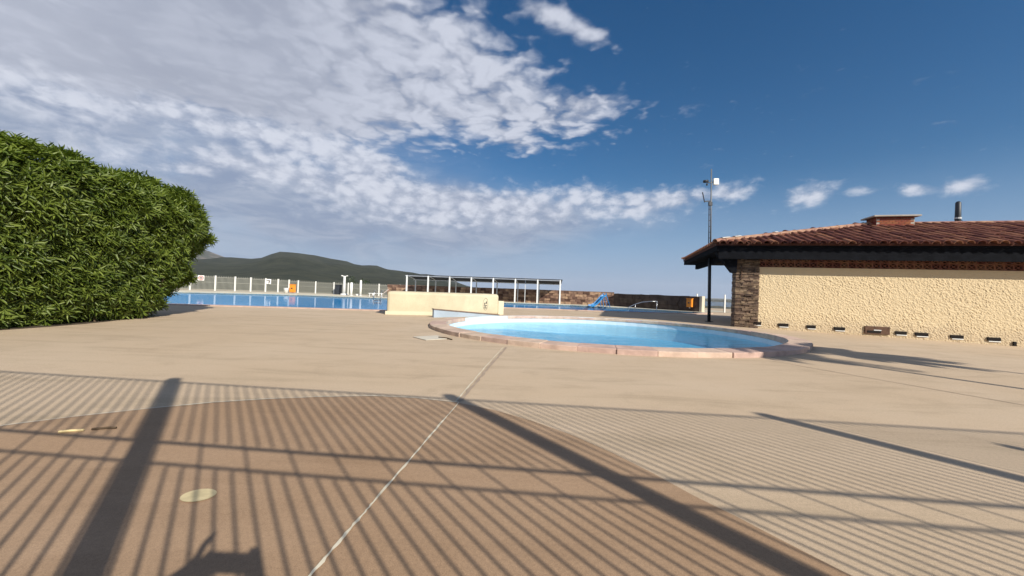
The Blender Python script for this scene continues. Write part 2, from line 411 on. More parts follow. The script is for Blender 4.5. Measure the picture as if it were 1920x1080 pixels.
# browner concrete disc in front, sun-bleached joint and its worn continuation
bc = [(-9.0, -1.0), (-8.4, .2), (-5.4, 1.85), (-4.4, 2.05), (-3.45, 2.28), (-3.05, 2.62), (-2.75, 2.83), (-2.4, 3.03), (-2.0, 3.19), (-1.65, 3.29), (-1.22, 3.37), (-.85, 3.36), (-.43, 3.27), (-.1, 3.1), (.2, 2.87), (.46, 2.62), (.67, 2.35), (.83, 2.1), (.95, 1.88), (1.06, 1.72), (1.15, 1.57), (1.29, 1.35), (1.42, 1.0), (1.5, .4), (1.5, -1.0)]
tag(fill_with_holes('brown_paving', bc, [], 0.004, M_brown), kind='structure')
def strip(pts, w, z, jit=0.0):
    m = MB(); P = []
    for i, p in enumerate(pts):
        a = Vector(pts[max(i - 1, 0)]); b = Vector(pts[min(i + 1, len(pts) - 1)]); d = (b - a).normalized(); nn = Vector((-d.y, d.x))
        ww = w * (1 + random.uniform(-jit, jit)) / 2; j = nn * random.uniform(-jit, jit) * w * .5
        P += [(p[0] + nn.x * ww + j.x, p[1] + nn.y * ww + j.y, z), (p[0] - nn.x * ww + j.x, p[1] - nn.y * ww + j.y, z)]
    k2 = len(pts)
    m.add(P, [(2 * i, 2 * i + 1, 2 * i + 3, 2 * i + 2) for i in range(k2 - 1)]); return m
def lerp_pts(pts, n):
    o = []
    for a, b in zip(pts[:-1], pts[1:]):
        for i in range(n): o.append((a[0] + (b[0] - a[0]) * i / n, a[1] + (b[1] - a[1]) * i / n))
    return o + [pts[-1]]
tag(strip(lerp_pts([(-.80, -.3), (-.65, 1.28), (-.60, 1.72), (-.43, 3.26)], 22), .012, .0085, .45).build('paving_joint', M_joint, fix=False), kind='structure')
tag(strip(lerp_pts([(-.43, 3.3), (-.25, 4.9), (-.06, 6.55)], 16), .035, .0045, .4).build('paving_groove', M_groove, fix=False), kind='structure')
tag(strip(lerp_pts([(-.46, 3.3), (-.30, 4.9), (-.12, 6.5)], 16), .012, .0055, .5).build('paving_joint', M_joint, fix=False), kind='structure')
for a, b in (((4.3, 6.1), (5.5, 3.6)), ((9.3, 12.0), (17.5, 7.8)), ((-12.5, 8.6), (-3.4, 10.6))):
    tag(strip([(p[0], p[1]) for p in lerp_pts([a, b], 14)], .016, .005, .4).build('paving_groove', M_groove, fix=False), kind='structure')
tag(strip(lerp_pts([(-3.45, 2.292), (-3.05, 2.632), (-2.75, 2.842), (-2.4, 3.042), (-2.0, 3.202), (-1.65, 3.302), (-1.22, 3.382), (-.85, 3.372), (-.43, 3.282)], 5), .014, .0062, .5).build('paving_joint', M_joint, fix=False), kind='structure')
# yellow painted spot
sp_ = MB(); ang = [2 * math.pi * i / 28 for i in range(28)]
sp_.add([(-1.405 + .072 * math.cos(a) , 1.722 + .055 * math.sin(a), .0095) for a in ang], [tuple(range(28))])
o = sp_.build('painted_spot', M_disc); tag(o, 'round pale yellow painted spot on the brown concrete', 'ground marking')
st = MB().tube([(-2.81, 2.35, .012), (-2.76, 2.372, .013), (-2.70, 2.39, .012)], .008, 6)
tag(st.build('dry_stick', M_stick), 'short pale dry stick lying on the brown concrete', 'stick')
st = MB().tube([(-2.67, 2.41, .012), (-2.6, 2.435, .014), (-2.55, 2.445, .012)], .007, 6)
tag(st.build('dark_twig', M_bark), 'thin dark twig lying beyond the pale stick', 'twig')
# pale access cover with a twig
lid = MB().prism([(-1.93, 7.42), (-1.58, 7.02), (-1.20, 7.33), (-1.52, 7.76)], .004, .016)
tag(lid.build('access_cover', mat('pale_cover', (.60, .55, .45), .85, var=.15, vscale=4), bevel=.003), 'pale square access cover set in the concrete before the round pool', 'access cover')
st = MB().tube([(-1.42, 7.42, .024), (-1.25, 7.33, .026), (-1.12, 7.22, .012)], .012, 6)
tag(st.build('fallen_twig', M_bark), 'dark fallen twig on the pale access cover', 'twig')

# ---- wading pool
WP = thing('wading_pool', 'round wading pool with raised pink coping and light blue water', 'pool', (PC[0], PC[1], 0))
def rel(P, z): return [(p[0] - PC[0], p[1] - PC[1], z) for p in P]
inn = clip_chord(pool_in); NN = len(inn)
b = MB()
inner_lo = clip_chord(circ(PR - .05), -.03)
def floor_z(x, y): return -0.62 + 0.36 * sst(2.5, -2.2, x + 0.25 * (y - 10)) if False else -0.62 + 0.34 * (1 - sst(-2.6, 2.4, x))
b.add(rel(inn, .05) + [(p[0] - PC[0], p[1] - PC[1], floor_z(*p)) for p in inner_lo], [(i, (i + 1) % NN, NN + (i + 1) % NN, NN + i) for i in range(NN)])
b.build('basin_wall', M_basin_pale, WP)
fl = []; rings = 9
for j in range(rings):
    for p in inner_lo:
        t = 1 - j / rings; q = (PC[0] + (p[0] - PC[0]) * t, PC[1] + (p[1] - PC[1]) * t); fl.append((q[0] - PC[0], q[1] - PC[1], floor_z(*q)))
fl.append((0, 0, floor_z(*PC)))
ff = [(j * NN + i, j * NN + (i + 1) % NN, (j + 1) * NN + (i + 1) % NN, (j + 1) * NN + i) for j in range(rings - 1) for i in range(NN)]
ff += [((rings - 1) * NN + i, (rings - 1) * NN + (i + 1) % NN, rings * NN) for i in range(NN)]
MB().add(fl, ff).build('basin_floor', M_basin, WP, smooth=True)
wz = -0.20
wm = MB().add(rel(clip_chord(circ(PR - .012), -.01), 0), [tuple(range(NN))]).build('wading_pool_water', M_water); wm.location = (PC[0], PC[1], wz)
tag(wm, kind='structure')
# coping stones, each a block of its own, top follows a level ring while the paving falls away in front
def ell(r, a): return Vector((PC[0] + r * 1.03 * math.cos(a), PC[1] + r * .965 * math.sin(a)))
a_start = math.atan2((CB[1] - PC[1]) / .965, (CB[0] - PC[0]) / 1.03); a_end = math.atan2((CA[1] - PC[1]) / .965, (CA[0] - PC[0]) / 1.03)
a_end_cw = a_end - 2 * math.pi     # run clockwise from the back corner round the front to the left tip
NST = 42
for i in range(NST):
    t0 = a_start + (a_end_cw - a_start) * (i / NST) - .0002; t1 = a_start + (a_end_cw - a_start) * ((i + 1) / NST) + .0002
    am = (t0 + t1) / 2
    front = .5 - .5 * math.sin(am)                 # 1 at the near side
    top = .04 + .06 * sst(.2, .85, front) + random.uniform(-.006, .006)
    ri, ro = PR - .03, PR + .40 + random.uniform(-.02, .02)
    V = []
    for rr in (ri, ro):
        for tt in (t0, am, t1):
            q = ell(rr, tt)
            V += [(q.x - PC[0], q.y - PC[1], -.06 if rr == ri else -.16), (q.x - PC[0], q.y - PC[1], top - (.012 if rr == ro else 0))]
    # index: ring k(0,1) x 3 angles x (lo,hi)
    I = lambda k_, j, h_: k_ * 6 + j * 2 + h_
    Fq = []
    for j in (0, 1):
        Fq += [(I(0, j, 1), I(0, j + 1, 1), I(1, j + 1, 1), I(1, j, 1)), (I(1, j, 0), I(1, j, 1), I(1, j + 1, 1), I(1, j + 1, 0)), (I(0, j, 0), I(0, j + 1, 0), I(0, j + 1, 1), I(0, j, 1)), (I(0, j, 0), I(1, j, 0), I(1, j + 1, 0), I(0, j + 1, 0))]
    for j in (0, 2): Fq.append((I(0, j, 0), I(0, j, 1), I(1, j, 1), I(1, j, 0)))
    MB().add(V, Fq).build('coping_stone', M_coping, WP, bevel=.01)
# straight back-left side: low sloping wall, its shade put into the grey-blue colour
d = Vector((CB[0] - CA[0], CB[1] - CA[1])).normalized(); nn = Vector((-d.y, d.x)) * .10
A_, B_ = Vector(CA) - d * .12, Vector(CB) + d * .02
V = []
for p, zt in ((A_, .265), (B_, .03)):
    for q in (p, p + nn): V += [(q.x - PC[0], q.y - PC[1], -.5), (q.x - PC[0], q.y - PC[1], zt)]
MB().add(V, [(0, 1, 5, 4), (2, 6, 7, 3), (1, 3, 7, 5), (0, 2, 3, 1), (4, 5, 7, 6)]).build('sloping_side_wall', mat('shaded_side_wall', (.34, .41, .48), .8, var=.15, vscale=2), WP)
V = []
for p, zt in ((A_ - d * .02, .268), (B_, .033)):
    for q in (p - nn * .25, p + nn * 1.1): V += [(q.x - PC[0], q.y - PC[1], zt), (q.x - PC[0], q.y - PC[1], zt + .035)]
MB().add(V, [(0, 1, 5, 4), (2, 6, 7, 3), (1, 3, 7, 5), (0, 2, 3, 1), (4, 5, 7, 6), (0, 4, 6, 2)]).build('wall_capping', mat('brown_capping', (.20, .14, .11), .9, var=.3, vscale=5), WP)

# ---- big swimming pool
BP = thing('swimming_pool', 'large freeform swimming pool with deep blue water behind the cream block', 'pool', (0, 20, 0))
n = len(big_pool); def_z = -1.6
b = MB().add([(x, y - 20, .0) for x, y in big_pool] + [(x, y - 20, def_z) for x, y in big_pool], [(i, (i + 1) % n, n + (i + 1) % n, n + i) for i in range(n)])
b.build('basin_wall', M_deepbasin, BP)
f_ = fill_with_holes('basin_floor', [(x, y - 20) for x, y in big_pool], [], def_z, M_deepbasin); f_.parent = BP
w_ = fill_with_holes('swimming_pool_water', big_pool, [], -.07, M_water2); tag(w_, kind='structure')
def offset_poly(P, o):
    Q = []; n_ = len(P)
    for i in range(n_):
        a, b_, c = Vector(P[i - 1]), Vector(P[i]), Vector(P[(i + 1) % n_])
        d1 = (b_ - a).normalized(); d2 = (c - b_).normalized(); n1 = Vector((d1.y, -d1.x)); n2 = Vector((d2.y, -d2.x))
        m_ = (n1 + n2); m_ = m_ / max(.35, m_.dot(n1)); Q.append(tuple(b_ + m_ * o))
    return Q
bp_out = offset_poly(big_pool, .45)
def ring_piece(i0, i1, m_, z1, name):
    mb = MB()
    for i in range(i0, i1):
        j = (i + 1) % n
        P = [big_pool[i], big_pool[j], bp_out[j], bp_out[i]]
        mb.prism([(p[0], p[1] - 20) for p in P], -.12, z1)
    return mb.build(name, m_, BP)
ring_piece(0, 10, M_coping, .03, 'near_coping')
ring_piece(10, n, M_cream, .03, 'far_coping')
# pale strip along the water line of the near edge
# cream deck beyond the far edge
deck_poly = [(12.9, 25.3), (16, 26.5), (16, 30), (8.9, 32.0), (4, 33), (-4, 35), (-11, 38.0), (-22, 38.6), (-30, 34.2), (-44, 27)] + [bp_out[i] for i in range(n - 1, 11, -1)]
o = fill_with_holes('far_deck', deck_poly, [], .006, M_cream); tag(o, kind='structure')

# ------------------------------------------------------------------ cream block between the pools
CBk = thing('cream_block', 'low cream rendered block wall with rounded corners between the pools', 'wall', (-2.6, 14.2, 0))
poly = [(-4.36, 13.05), (-1.62, 13.72), (-.50, 14.95), (-.95, 15.9), (-1.7, 15.6), (-4.5, 14.1)]
pl = [(p[0] + 2.6, p[1] - 14.2) for p in poly]
main = MB().prism(pl, 0, .83).build('block_body', M_yellow, CBk, bevel=.10)
MB().prism([(p[0] * 1.0, p[1]) for p in [(-1.80, -1.16 + .0), (1.0, -.50), (1.0, -.46), (-1.80, -1.12)]], 0.0, .13).build('plinth', M_yellow2, CBk, bevel=.01)
st_ = [(-.52, 14.93), (-.30, 15.12), (-.72, 16.0), (-.96, 15.88)]
MB().prism([(p[0] + 2.6, p[1] - 14.2) for p in st_], 0, .56).build('side_step', M_yellow2, CBk, bevel=.02)
# round emblem on the right-hand face: oval ring, sail, figure and two lines of print
fa, fb = Vector((-1.62, 13.72, 0)), Vector((-.50, 14.95, 0)); fd = (fb - fa).normalized(); fn = Vector((fd.y, -fd.x, 0))
ec = fa + fd * .92 + fn * .006 + Vector((0, 0, .44)) - Vector((-2.6, 14.2, 0))
def onface(u, v, off=0.0): return ec + fd * u + Vector((0, 0, v)) + fn * off
e = MB(); N_ = 36
ov, iv = [], []
for i in range(N_):
    a = 2 * math.pi * i / N_
    ov.append(onface(.135 * math.cos(a), .235 * math.sin(a))); iv.append(onface(.125 * math.cos(a), .224 * math.sin(a)))
e.add(ov + iv, [(i, (i + 1) % N_, N_ + (i + 1) % N_, N_ + i) for i in range(N_)])
e.add([onface(-.01, .02, .001), onface(.085, .02, .001), onface(.05, .13, .001)], [(0, 1, 2)])
e.add([onface(-.075, -.02, .001), onface(-.02, -.02, .001), onface(-.03, .06, .001), onface(-.06, .06, .001)], [(0, 1, 2, 3)])
for (u0_, u1_, v_) in ((-.08, .08, -.05), (-.06, .03, -.10), (-.075, .075, -.145)):
    e.add([onface(u0_, v_ - .016, .001), onface(u1_, v_ - .016, .001), onface(u1_, v_ + .012, .001), onface(u0_, v_ + .012, .001)], [(0, 1, 2, 3)])
e.build('painted_emblem', M_print, CBk, fix=False)

# ------------------------------------------------------------------ building on the right
FO = Vector((7.06, 13.0, 0)); EV = Vector((.962, -.270, 0)).normalized(); SV = Vector((.270, .962, 0)).normalized()
BZ = math.atan2(EV.y, EV.x)
BL = thing('pool_house', 'cream stucco pool house with red barrel tile hip roof and stone corner pier', 'building', FO, BZ)
# local frame: x along the front, y to the back
ZE = 2.90; RUN = 3.34; RISE = 1.14; HIPX = 6.35; LEN = 14.0; DEP = 2 * RUN
OV = 0.57                                            # wall stands this far behind the eave
# stucco wall as real relief
X0, X1 = 1.50, 13.2
nx, nzv = 1050, 170
zb0, zb1 = -.25, 2.14
me = bpy.data.meshes.new('stucco_wall')
xs = np.linspace(X0, X1, nx); zs = np.linspace(zb0, zb1, nzv)
gx, gz = np.meshgrid(xs, zs)
def vnoise(x, z, s, seed):
    r_ = np.random.default_rng(seed); T = r_.random((256, 256))
    u = x / s; v = z / s; iu = np.floor(u).astype(int); iv_ = np.floor(v).astype(int); fu = u - iu; fv = v - iv_
    fu = fu * fu * (3 - 2 * fu); fv = fv * fv * (3 - 2 * fv)
    g = lambda a, b_: T[a % 256, b_ % 256]
    return (g(iu, iv_) * (1 - fu) + g(iu + 1, iv_) * fu) * (1 - fv) + (g(iu, iv_ + 1) * (1 - fu) + g(iu + 1, iv_ + 1) * fu) * fv
h1 = vnoise(gx + gz * .45, gz - gx * .3, .060, 1); h2 = vnoise(gx + gz * .5, gz - gx * .2, .033, 2); h3 = vnoise(gx, gz, .026, 3); h0 = vnoise(gx, gz, .5, 4)
hh = np.clip((h1 * .5 + h2 * .5 - .42) * 3.2, 0, 1) * .008 + h2 * .008 + h3 * .007
hh *= (.75 + .5 * h0)
smooth_top = np.clip((gz - 1.86) / .05, 0, 1)        # upper band is trowelled smoother
hh = hh * (1 - .75 * smooth_top)
V = np.stack([gx, OV - hh, gz], -1).reshape(-1, 3)
idx = np.arange(nx * nzv).reshape(nzv, nx)
Q = np.stack([idx[:-1, :-1], idx[:-1, 1:], idx[1:, 1:], idx[1:, :-1]], -1).reshape(-1, 4)
me.from_pydata(V.tolist(), [], Q.tolist()); me.materials.append(M_stucco); me.update()
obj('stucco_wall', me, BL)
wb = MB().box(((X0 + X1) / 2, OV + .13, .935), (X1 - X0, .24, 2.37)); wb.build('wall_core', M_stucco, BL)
MB().box(((4.6 + X1) / 2, DEP - .75, 1.2), (X1 - 4.6, .2, 2.9)).build('rear_wall', M_stucco, BL)
MB().box((4.7, DEP / 2 - .1, 1.2), (.2, DEP - 1.6, 2.9)).build('side_wall', M_stucco, BL)
MB().box((X1 + .1, DEP / 2 - .1, 1.2), (.2, DEP - 1.3, 2.9)).build('side_wall', M_stucco, BL)
# low vents with pale sills
def wall_x(px):       # horizontal place of a feature seen at pixel column px on the wall line
    k_ = (px - 960) / 700; p0 = FO + SV * OV
    return (k_ * p0.y - p0.x) / (EV.x - k_ * EV.y)
def base_z(t):
    p = FO + SV * OV + EV * t; return drop(p.x, p.y)
for px, w_ in ((1421, .24), (1470, .30), (1522, .26), (1575, .30), (1690, .30), (1729, .33), (1795, .31), (1864, .31), (1990, .32), (2100, .32)):
    t = wall_x(px); z = base_z(t) + .17 - .0 * t
    MB().box((t, OV - .012, z), (w_, .07, .10)).build('vent_slot', M_vent, BL)
    MB().box((t + .02, OV - .014, z - .072), (w_ * .9, .05, .03)).build('vent_sill', M_white, BL, bevel=.006)
t = wall_x(1645); z = base_z(t) + .20
bo = MB().box((t, OV - .035, z), (.66, .05, .25)).build('access_board', M_rust, BL, bevel=.008); tag(bo, 'brown weathered board at the wall foot')
MB().box((t - .09, OV - .062, z - .05), (.36, .012, .07)).build('board_slot', M_vent, bo)
MB().box((t + .0, OV - .066, z + .005), (.2, .012, .03)).build('slot_flap', M_white2, bo)
MB().box((wall_x(1903), OV - .02, base_z(wall_x(1903)) + .07), (.06, .07, .13)).build('pipe_stub', M_vent, BL)
# stone pier at the corner, stone by stone
p0x, p1x = .78, 1.52
MB().box(((p0x + p1x) / 2, OV + .19, 1.15), (p1x - p0x - .07, .42, 2.62)).build('pier_core', M_shale_gap, BL)
z = -.06; stones = 0
while z < 2.40:
    hh_ = random.choice((.03, .036, .042, .05, .065)); x = p0x - random.uniform(0, .02)
    while x < p1x - .03:
        w_ = min(random.uniform(.12, .42), p1x - x)
        if p1x - (x + w_) < .07: w_ = p1x - x
        pr_ = random.uniform(.0, .045); g_ = .006
        zt = z + hh_ * random.uniform(.82, 1.0)
        x_l, x_r = x + g_, x + w_ - g_
        j = lambda s_=.006: random.uniform(-s_, s_)
        yb = OV + .38; yf = OV - .035 - pr_
        V = [(x_l + j(), yf + j(), z + j(.004)), (x_r + j(), yf + j(.012), z + j(.004)), (x_r, yb, z), (x_l, yb, z), (x_l + j(), yf + j(), zt + j(.004)), (x_r + j(), yf + j(.012), zt + j(.004)), (x_r, yb, zt), (x_l, yb, zt)]
        MB().add(V, [(0, 1, 5, 4), (1, 2, 6, 5), (2, 3, 7, 6), (3, 0, 4, 7), (4, 5, 6, 7), (0, 3, 2, 1)]).build('stone', M_slate, BL, fix=False)
        x += w_
    z += hh_
MB().box((p0x + .17, OV - .10, 1.95), (.02, .02, .52)).build('cable_duct', M_rust, BL)
# terracotta grill, two rows of pierced blocks
gb = MB(); bs, bh = .215, .185
for s_ in (-1, 1):
    gb.box((s_ * (bs / 2 - .011), 0, 0), (.02, .09, bh)); gb.box((0, 0, s_ * (bh / 2 - .011)), (bs - .044, .088, .02))
for s_ in (-1, 1):
    gb.box((0, 0, 0), (.018, .08 + .002 * s_, math.hypot(bs, bh) * .86), m=Matrix.Rotation(s_ * math.atan2(bs, bh), 3, 'Y'))
gme = gb.mesh('grill_block', M_grill)
nb = int((X1 - X0) / (bs + .004))
for r_ in range(2):
    for i in range(nb):
        o = obj('grill_block', gme, BL); o.location = (X0 + bs / 2 + i * (bs + .004), OV + .05, 2.145 + bh / 2 + r_ * (bh + .004))
MB().box(((X0 + X1) / 2, OV + .18, 2.34), (X1 - X0, .02, .42)).build('grill_backing', M_vent, BL)
# timber eave: fascia, soffit, side beam, corner bracket
MB().box((LEN / 2 + .05, .10, 2.575), (LEN - .1, .05, .41)).build('front_fascia', M_fascia, BL, bevel=.006)
MB().box((LEN / 2 + .05, .065, 2.815), (LEN - .02, .05, .07)).build('eave_board', M_fascia, BL, bevel=.004)
MB().box((.06, DEP / 2, 2.745), (.06, DEP - .05, .20)).build('side_fascia', M_fascia, BL, bevel=.006)
MB().box((LEN / 2, DEP / 2 + .04, 2.66), (LEN - .2, DEP - .2, .03)).build('soffit', M_fascia, BL)
MB().box((.62, DEP / 2 + .1, 2.53), (.14, DEP - .5, .22)).build('side_beam', M_fascia, BL, bevel=.008)
MB().add([(.10, OV - .28, 2.62), (.10, OV + .02, 2.62), (.76, OV + .02, 2.42), (.76, OV - .28, 2.42), (.60, OV - .2, 1.92), (.60, OV + .02, 1.92), (.76, OV + .02, 1.90), (.76, OV - .2, 1.90)],
         [(0, 1, 2, 3), (4, 7, 6, 5), (0, 4, 5, 1), (3, 2, 6, 7), (0, 3, 7, 4), (1, 5, 6, 2)]).build('corner_bracket', M_fascia, BL)
MB().box((4.5, DEP - .8, 1.2), (.3, .3, 2.6)).build('rear_post', M_fascia, BL)
# roof planes
rz_ = lambda x, y: None
pf = [(0, 0, ZE), (LEN, 0, ZE), (LEN, RUN, ZE + RISE), (HIPX, RUN, ZE + RISE)]
ps = [(0, 0, ZE), (HIPX, RUN, ZE + RISE), (0, DEP, ZE)]
pb = [(0, DEP, ZE), (HIPX, RUN, ZE + RISE), (LEN, RUN, ZE + RISE), (LEN, DEP, ZE)]
def slab(P, th, name, m_):
    k_ = len(P); return MB().add(P + [(p[0], p[1], p[2] - th) for p in P], [tuple(range(k_)), tuple(range(k_, 2 * k_))[::-1]] + [(i, (i + 1) % k_, k_ + (i + 1) % k_, k_ + i) for i in range(k_)]).build(name, m_, BL)
RF = slab(pf, .07, 'roof', M_tile_pan); slab(ps, .0705, 'side_roof_slope', M_tile_pan); slab(pb, .069, 'rear_roof_slope', M_tile_pan)
MB().add([(LEN - .02, 0.02, ZE - .05), (LEN - .02, DEP - .02, ZE - .05), (LEN - .02, RUN, ZE + RISE - .06), (LEN - .1, 0.02, ZE - .05), (LEN - .1, DEP - .02, ZE - .05), (LEN - .1, RUN, ZE + RISE - .06)], [(0, 1, 2), (3, 5, 4), (0, 2, 5, 3), (1, 4, 5, 2)]).build('gable_end', M_stucco, BL)
# barrel tiles
def tile_mesh(name, r_lo, r_hi, L, m_, seg=6, th=.016):
    V = []; Fq = []
    for (r_, y) in ((r_lo, 0), (r_hi, L)):
        for k_ in (0, 1):
            for i in range(seg + 1):
                a = math.pi * i / seg; rr = r_ - th * k_
                V.append((-rr * math.cos(a), y, rr * .92 * math.sin(a)))
    s1 = seg + 1
    for i in range(seg):
        Fq += [(i, i + 1, 2 * s1 + i + 1, 2 * s1 + i), (s1 + i + 1, s1 + i, 3 * s1 + i, 3 * s1 + i + 1), (i + 1, i, s1 + i, s1 + i + 1)]
    return MB().add(V, Fq).mesh(name, m_)
tme = tile_mesh('roof_tile', .112, .102, .62, M_tile)
slope_a = math.atan2(RISE, RUN); SL = math.hypot(RISE, RUN)
per = .262; rows = 7; step = (SL + .20) / rows
extra = MB(); cnt = 0
for c in range(int(LEN / per)):
    xx = .16 + c * per
    for r_ in range(rows):
        sl = -.20 + r_ * step
        yy = sl * math.cos(slope_a); zz_ = ZE + sl * math.sin(slope_a) + .028
        if xx < (yy + .10) * HIPX / RUN + .02: continue
        jx, jz, ja = random.uniform(-.018, .018), random.uniform(-.006, .014), random.uniform(-.06, .06)
        mtx = Matrix.Translation((xx + jx, yy, zz_ + jz)) @ Matrix.Rotation(slope_a - .022, 4, 'X') @ Matrix.Rotation(ja, 4, 'Z')
        if xx < 10.2:
            o = obj('roof_tile', tme, RF); o.matrix_local = mtx; cnt += 1
        else:
            extra.add([mtx @ v.co for v in tme.vertices], [tuple(p.vertices) for p in tme.polygons])
        if r_ % 1 == 0 and False: pass
ex = extra.build('far_roof_tiles', M_tile, RF, fix=False); ex['kind'] = 'stuff'
# side slope tiles are seen only as a scalloped edge: one joined part
ss = MB(); ssa = math.atan2(RISE, HIPX)
for c in range(int(DEP / per)):
    yy = .14 + c * per
    lim = HIPX * (1 - abs(yy - RUN) / RUN)
    for r_ in range(int((lim - .1) / .40) + 1):
        sl = -.05 + r_ * .40
        if sl > lim - .25 and r_ > 0: continue
        mtx = Matrix.Translation((sl, yy, ZE + sl * math.tan(ssa) + .02)) @ Matrix.Rotation(-R(90), 4, 'Z') @ Matrix.Rotation(ssa - .05, 4, 'X')
        ss.add([mtx @ v.co for v in tme.vertices], [tuple(p.vertices) for p in tme.polygons])
o = ss.build('side_slope_tiles', M_tile, RF, fix=False); o['kind'] = 'stuff'
# hip and ridge caps
hme = tile_mesh('hip_tile', .125, .10, .47, M_hip)
hv = Vector((HIPX, RUN, RISE)); hl = hv.length; hd = hv.normalized()
def cap_matrix(p, dirv):
    y = dirv.normalized(); x = y.cross(Vector((0, 0, 1))).normalized(); z_ = x.cross(y)
    m_ = Matrix((x, y, z_)).transposed().to_4x4(); m_.translation = p; return m_
nh = 19
for i in range(nh):
    o = obj('hip_tile', hme, RF); p = Vector((0, 0, ZE + .05)) + hd * (-.06 + i * hl / nh)
    o.matrix_local = cap_matrix(p, hd + Vector((random.uniform(-.02, .02), random.uniform(-.02, .02), .05)))
hv2 = Vector((HIPX, -RUN, RISE)); 
hb = MB()
for i in range(nh):
    m_ = cap_matrix(Vector((0, DEP, ZE + .05)) + hv2.normalized() * (-.06 + i * hl / nh), hv2.normalized() + Vector((0, 0, .05)))
    hb.add([m_ @ v.co for v in hme.vertices], [tuple(p.vertices) for p in hme.polygons])
hb.build('rear_hip_tiles', M_hip, RF, fix=False)['kind'] = 'stuff'
for i in range(int((LEN - HIPX) / .38)):
    o = obj('ridge_tile', hme, RF); o.matrix_local = cap_matrix(Vector((HIPX + i * .38, RUN, ZE + RISE + .015)), Vector((1, random.uniform(-.02, .02), .05)))
# mortar smears on the hip
for (t_, l_) in ((.03, .30), (.10, .26), (.335, .12)):
    p = Vector((0, 0, ZE + .06)) + hd * hl * t_
    q = p + hd * l_
    V = []
    for pp in (p, q):
        for k_ in range(5):
            a = R(35) + R(100) * k_ / 4
            x = hd.cross(Vector((0, 0, 1))).normalized(); z_ = x.cross(hd)
            V.append(pp + x * (-.137 * math.cos(a)) + z_ * (.132 * math.sin(a)))
    MB().add(V, [(k_, k_ + 1, k_ + 6, k_ + 5) for k_ in range(4)]).build('mortar_patch', M_mortar, RF, fix=False)
# brick chimney
CH = Vector((HIPX + .28, RUN - .25, ZE + RISE - .25))
ch = MB().box((CH.x, CH.y, CH.z + .24), (1.15, .58, .44)).build('chimney', M_slab, BL)
bk = MB().box((0, 0, 0), (.175, .05, .054)).mesh('brick', M_brick); bk2 = MB().box((0, 0, 0), (.05, .175, .054)).mesh('brick', M_brick)
for r_ in range(7):
    zc = CH.z + .05 + r_ * .064
    for i in range(7):
        x = CH.x - .565 + .0875 + i * .187 - (.09 if r_ % 2 else 0)
        if x - .0875 < CH.x - .60 or x + .0875 > CH.x + .63: continue
        o = obj('brick', bk, ch); o.location = (x, CH.y - .277, zc)
    for i in range(3):
        o = obj('brick', bk2, ch); o.location = (CH.x - .567, CH.y - .19 + i * .187, zc)
MB().box((CH.x, CH.y, CH.z + .50), (1.42, .84, .055)).build('chimney_slab', M_slab, ch, bevel=.008)
MB().box((CH.x + .1, CH.y - .1, CH.z + .535), (.22, .2, .02)).build('slab_patch', M_white, ch)
# flue pipe with guy wires
fx, fy = 9.05, RUN + .35
fz = ZE + RISE - .35
fp = MB().tube([(fx, fy, fz), (fx, fy, fz + .72), (fx, fy, fz + 1.24), (fx, fy, fz + 1.29)], [.085, .085, .078, .04], 12).build('flue_pipe', M_darksteel, BL, smooth=True)
MB().tube([(fx, fy, fz + .62), (fx, fy, fz + .68)], .098, 12).build('flue_collar', M_white2, fp)
for a in (-.55, .55):
    MB().bar((fx, fy - .02, fz + .66), (fx + a * .6, fy - .2, fz + .2), .012).build('guy_wire', M_darksteel, fp)

# ------------------------------------------------------------------ antenna mast
MX, MY = 8.22, 15.5
MS = thing('antenna_mast', 'tall dark steel mast with white antenna box beside the pool house', 'mast', (MX, MY, 0)); MS.rotation_euler = (0, R(-1.2), 0)
MB().tube([(0, 0, 0), (0, 0, 2.9)], .062, 12).build('lower_pole', M_darksteel, MS, smooth=True)
MB().tube([(.03, 0, 2.85), (.03, 0, 6.35)], [.032, .024], 10).build('upper_pole', M_white2 if False else mat('grey_steel', (.16, .17, .18), .5, .4, var=.2, vscale=5), MS, smooth=True)
MB().tube([(-.05, 0, 2.7), (-.05, 0, 4.95)], .02, 8).build('cable_conduit', M_darksteel, MS, smooth=True)
MB().box((0, 0, 0.012), (.24, .24, .024)).build('base_plate', M_darksteel, MS, bevel=.004)
for i in range(9): MB().box((-.01, 0, 3.0 + i * .24), (.12, .035, .022)).build('cable_clamp', M_darksteel, MS)
ab = MB().box((.21, -.02, 5.82), (.22, .10, .27)).build('antenna_box', M_white, MS, bevel=.02)
MB().bar((.03, 0, 5.80), (.15, 0, 5.82), .04).build('box_bracket', M_darksteel, MS)
MB().bar((.03, 0, 5.78), (-.17, 0, 5.80), .035).build('camera_arm', M_darksteel, MS)
cm = MB().tube([(-.30, -.02, 5.82), (-.12, -.02, 5.84)], .06, 10).build('camera_housing', M_darksteel, MS, smooth=True)
MB().tube([(-.16, -.02, 5.74), (-.16, -.02, 5.66)], .035, 8).build('camera_mount', M_darksteel, cm)
MB().bar((.03, 0, 5.02), (-.24, 0, 5.00), .04).build('whip_bracket', M_darksteel, MS)
MB().tube([(-.24, 0, 4.96), (-.33, 0, 5.38)], .022, 8).build('whip_antenna', M_darksteel, MS)
MB().box((.0, 0, 4.90), (.15, .08, .16)).build('junction_box', M_darksteel, MS, bevel=.01)

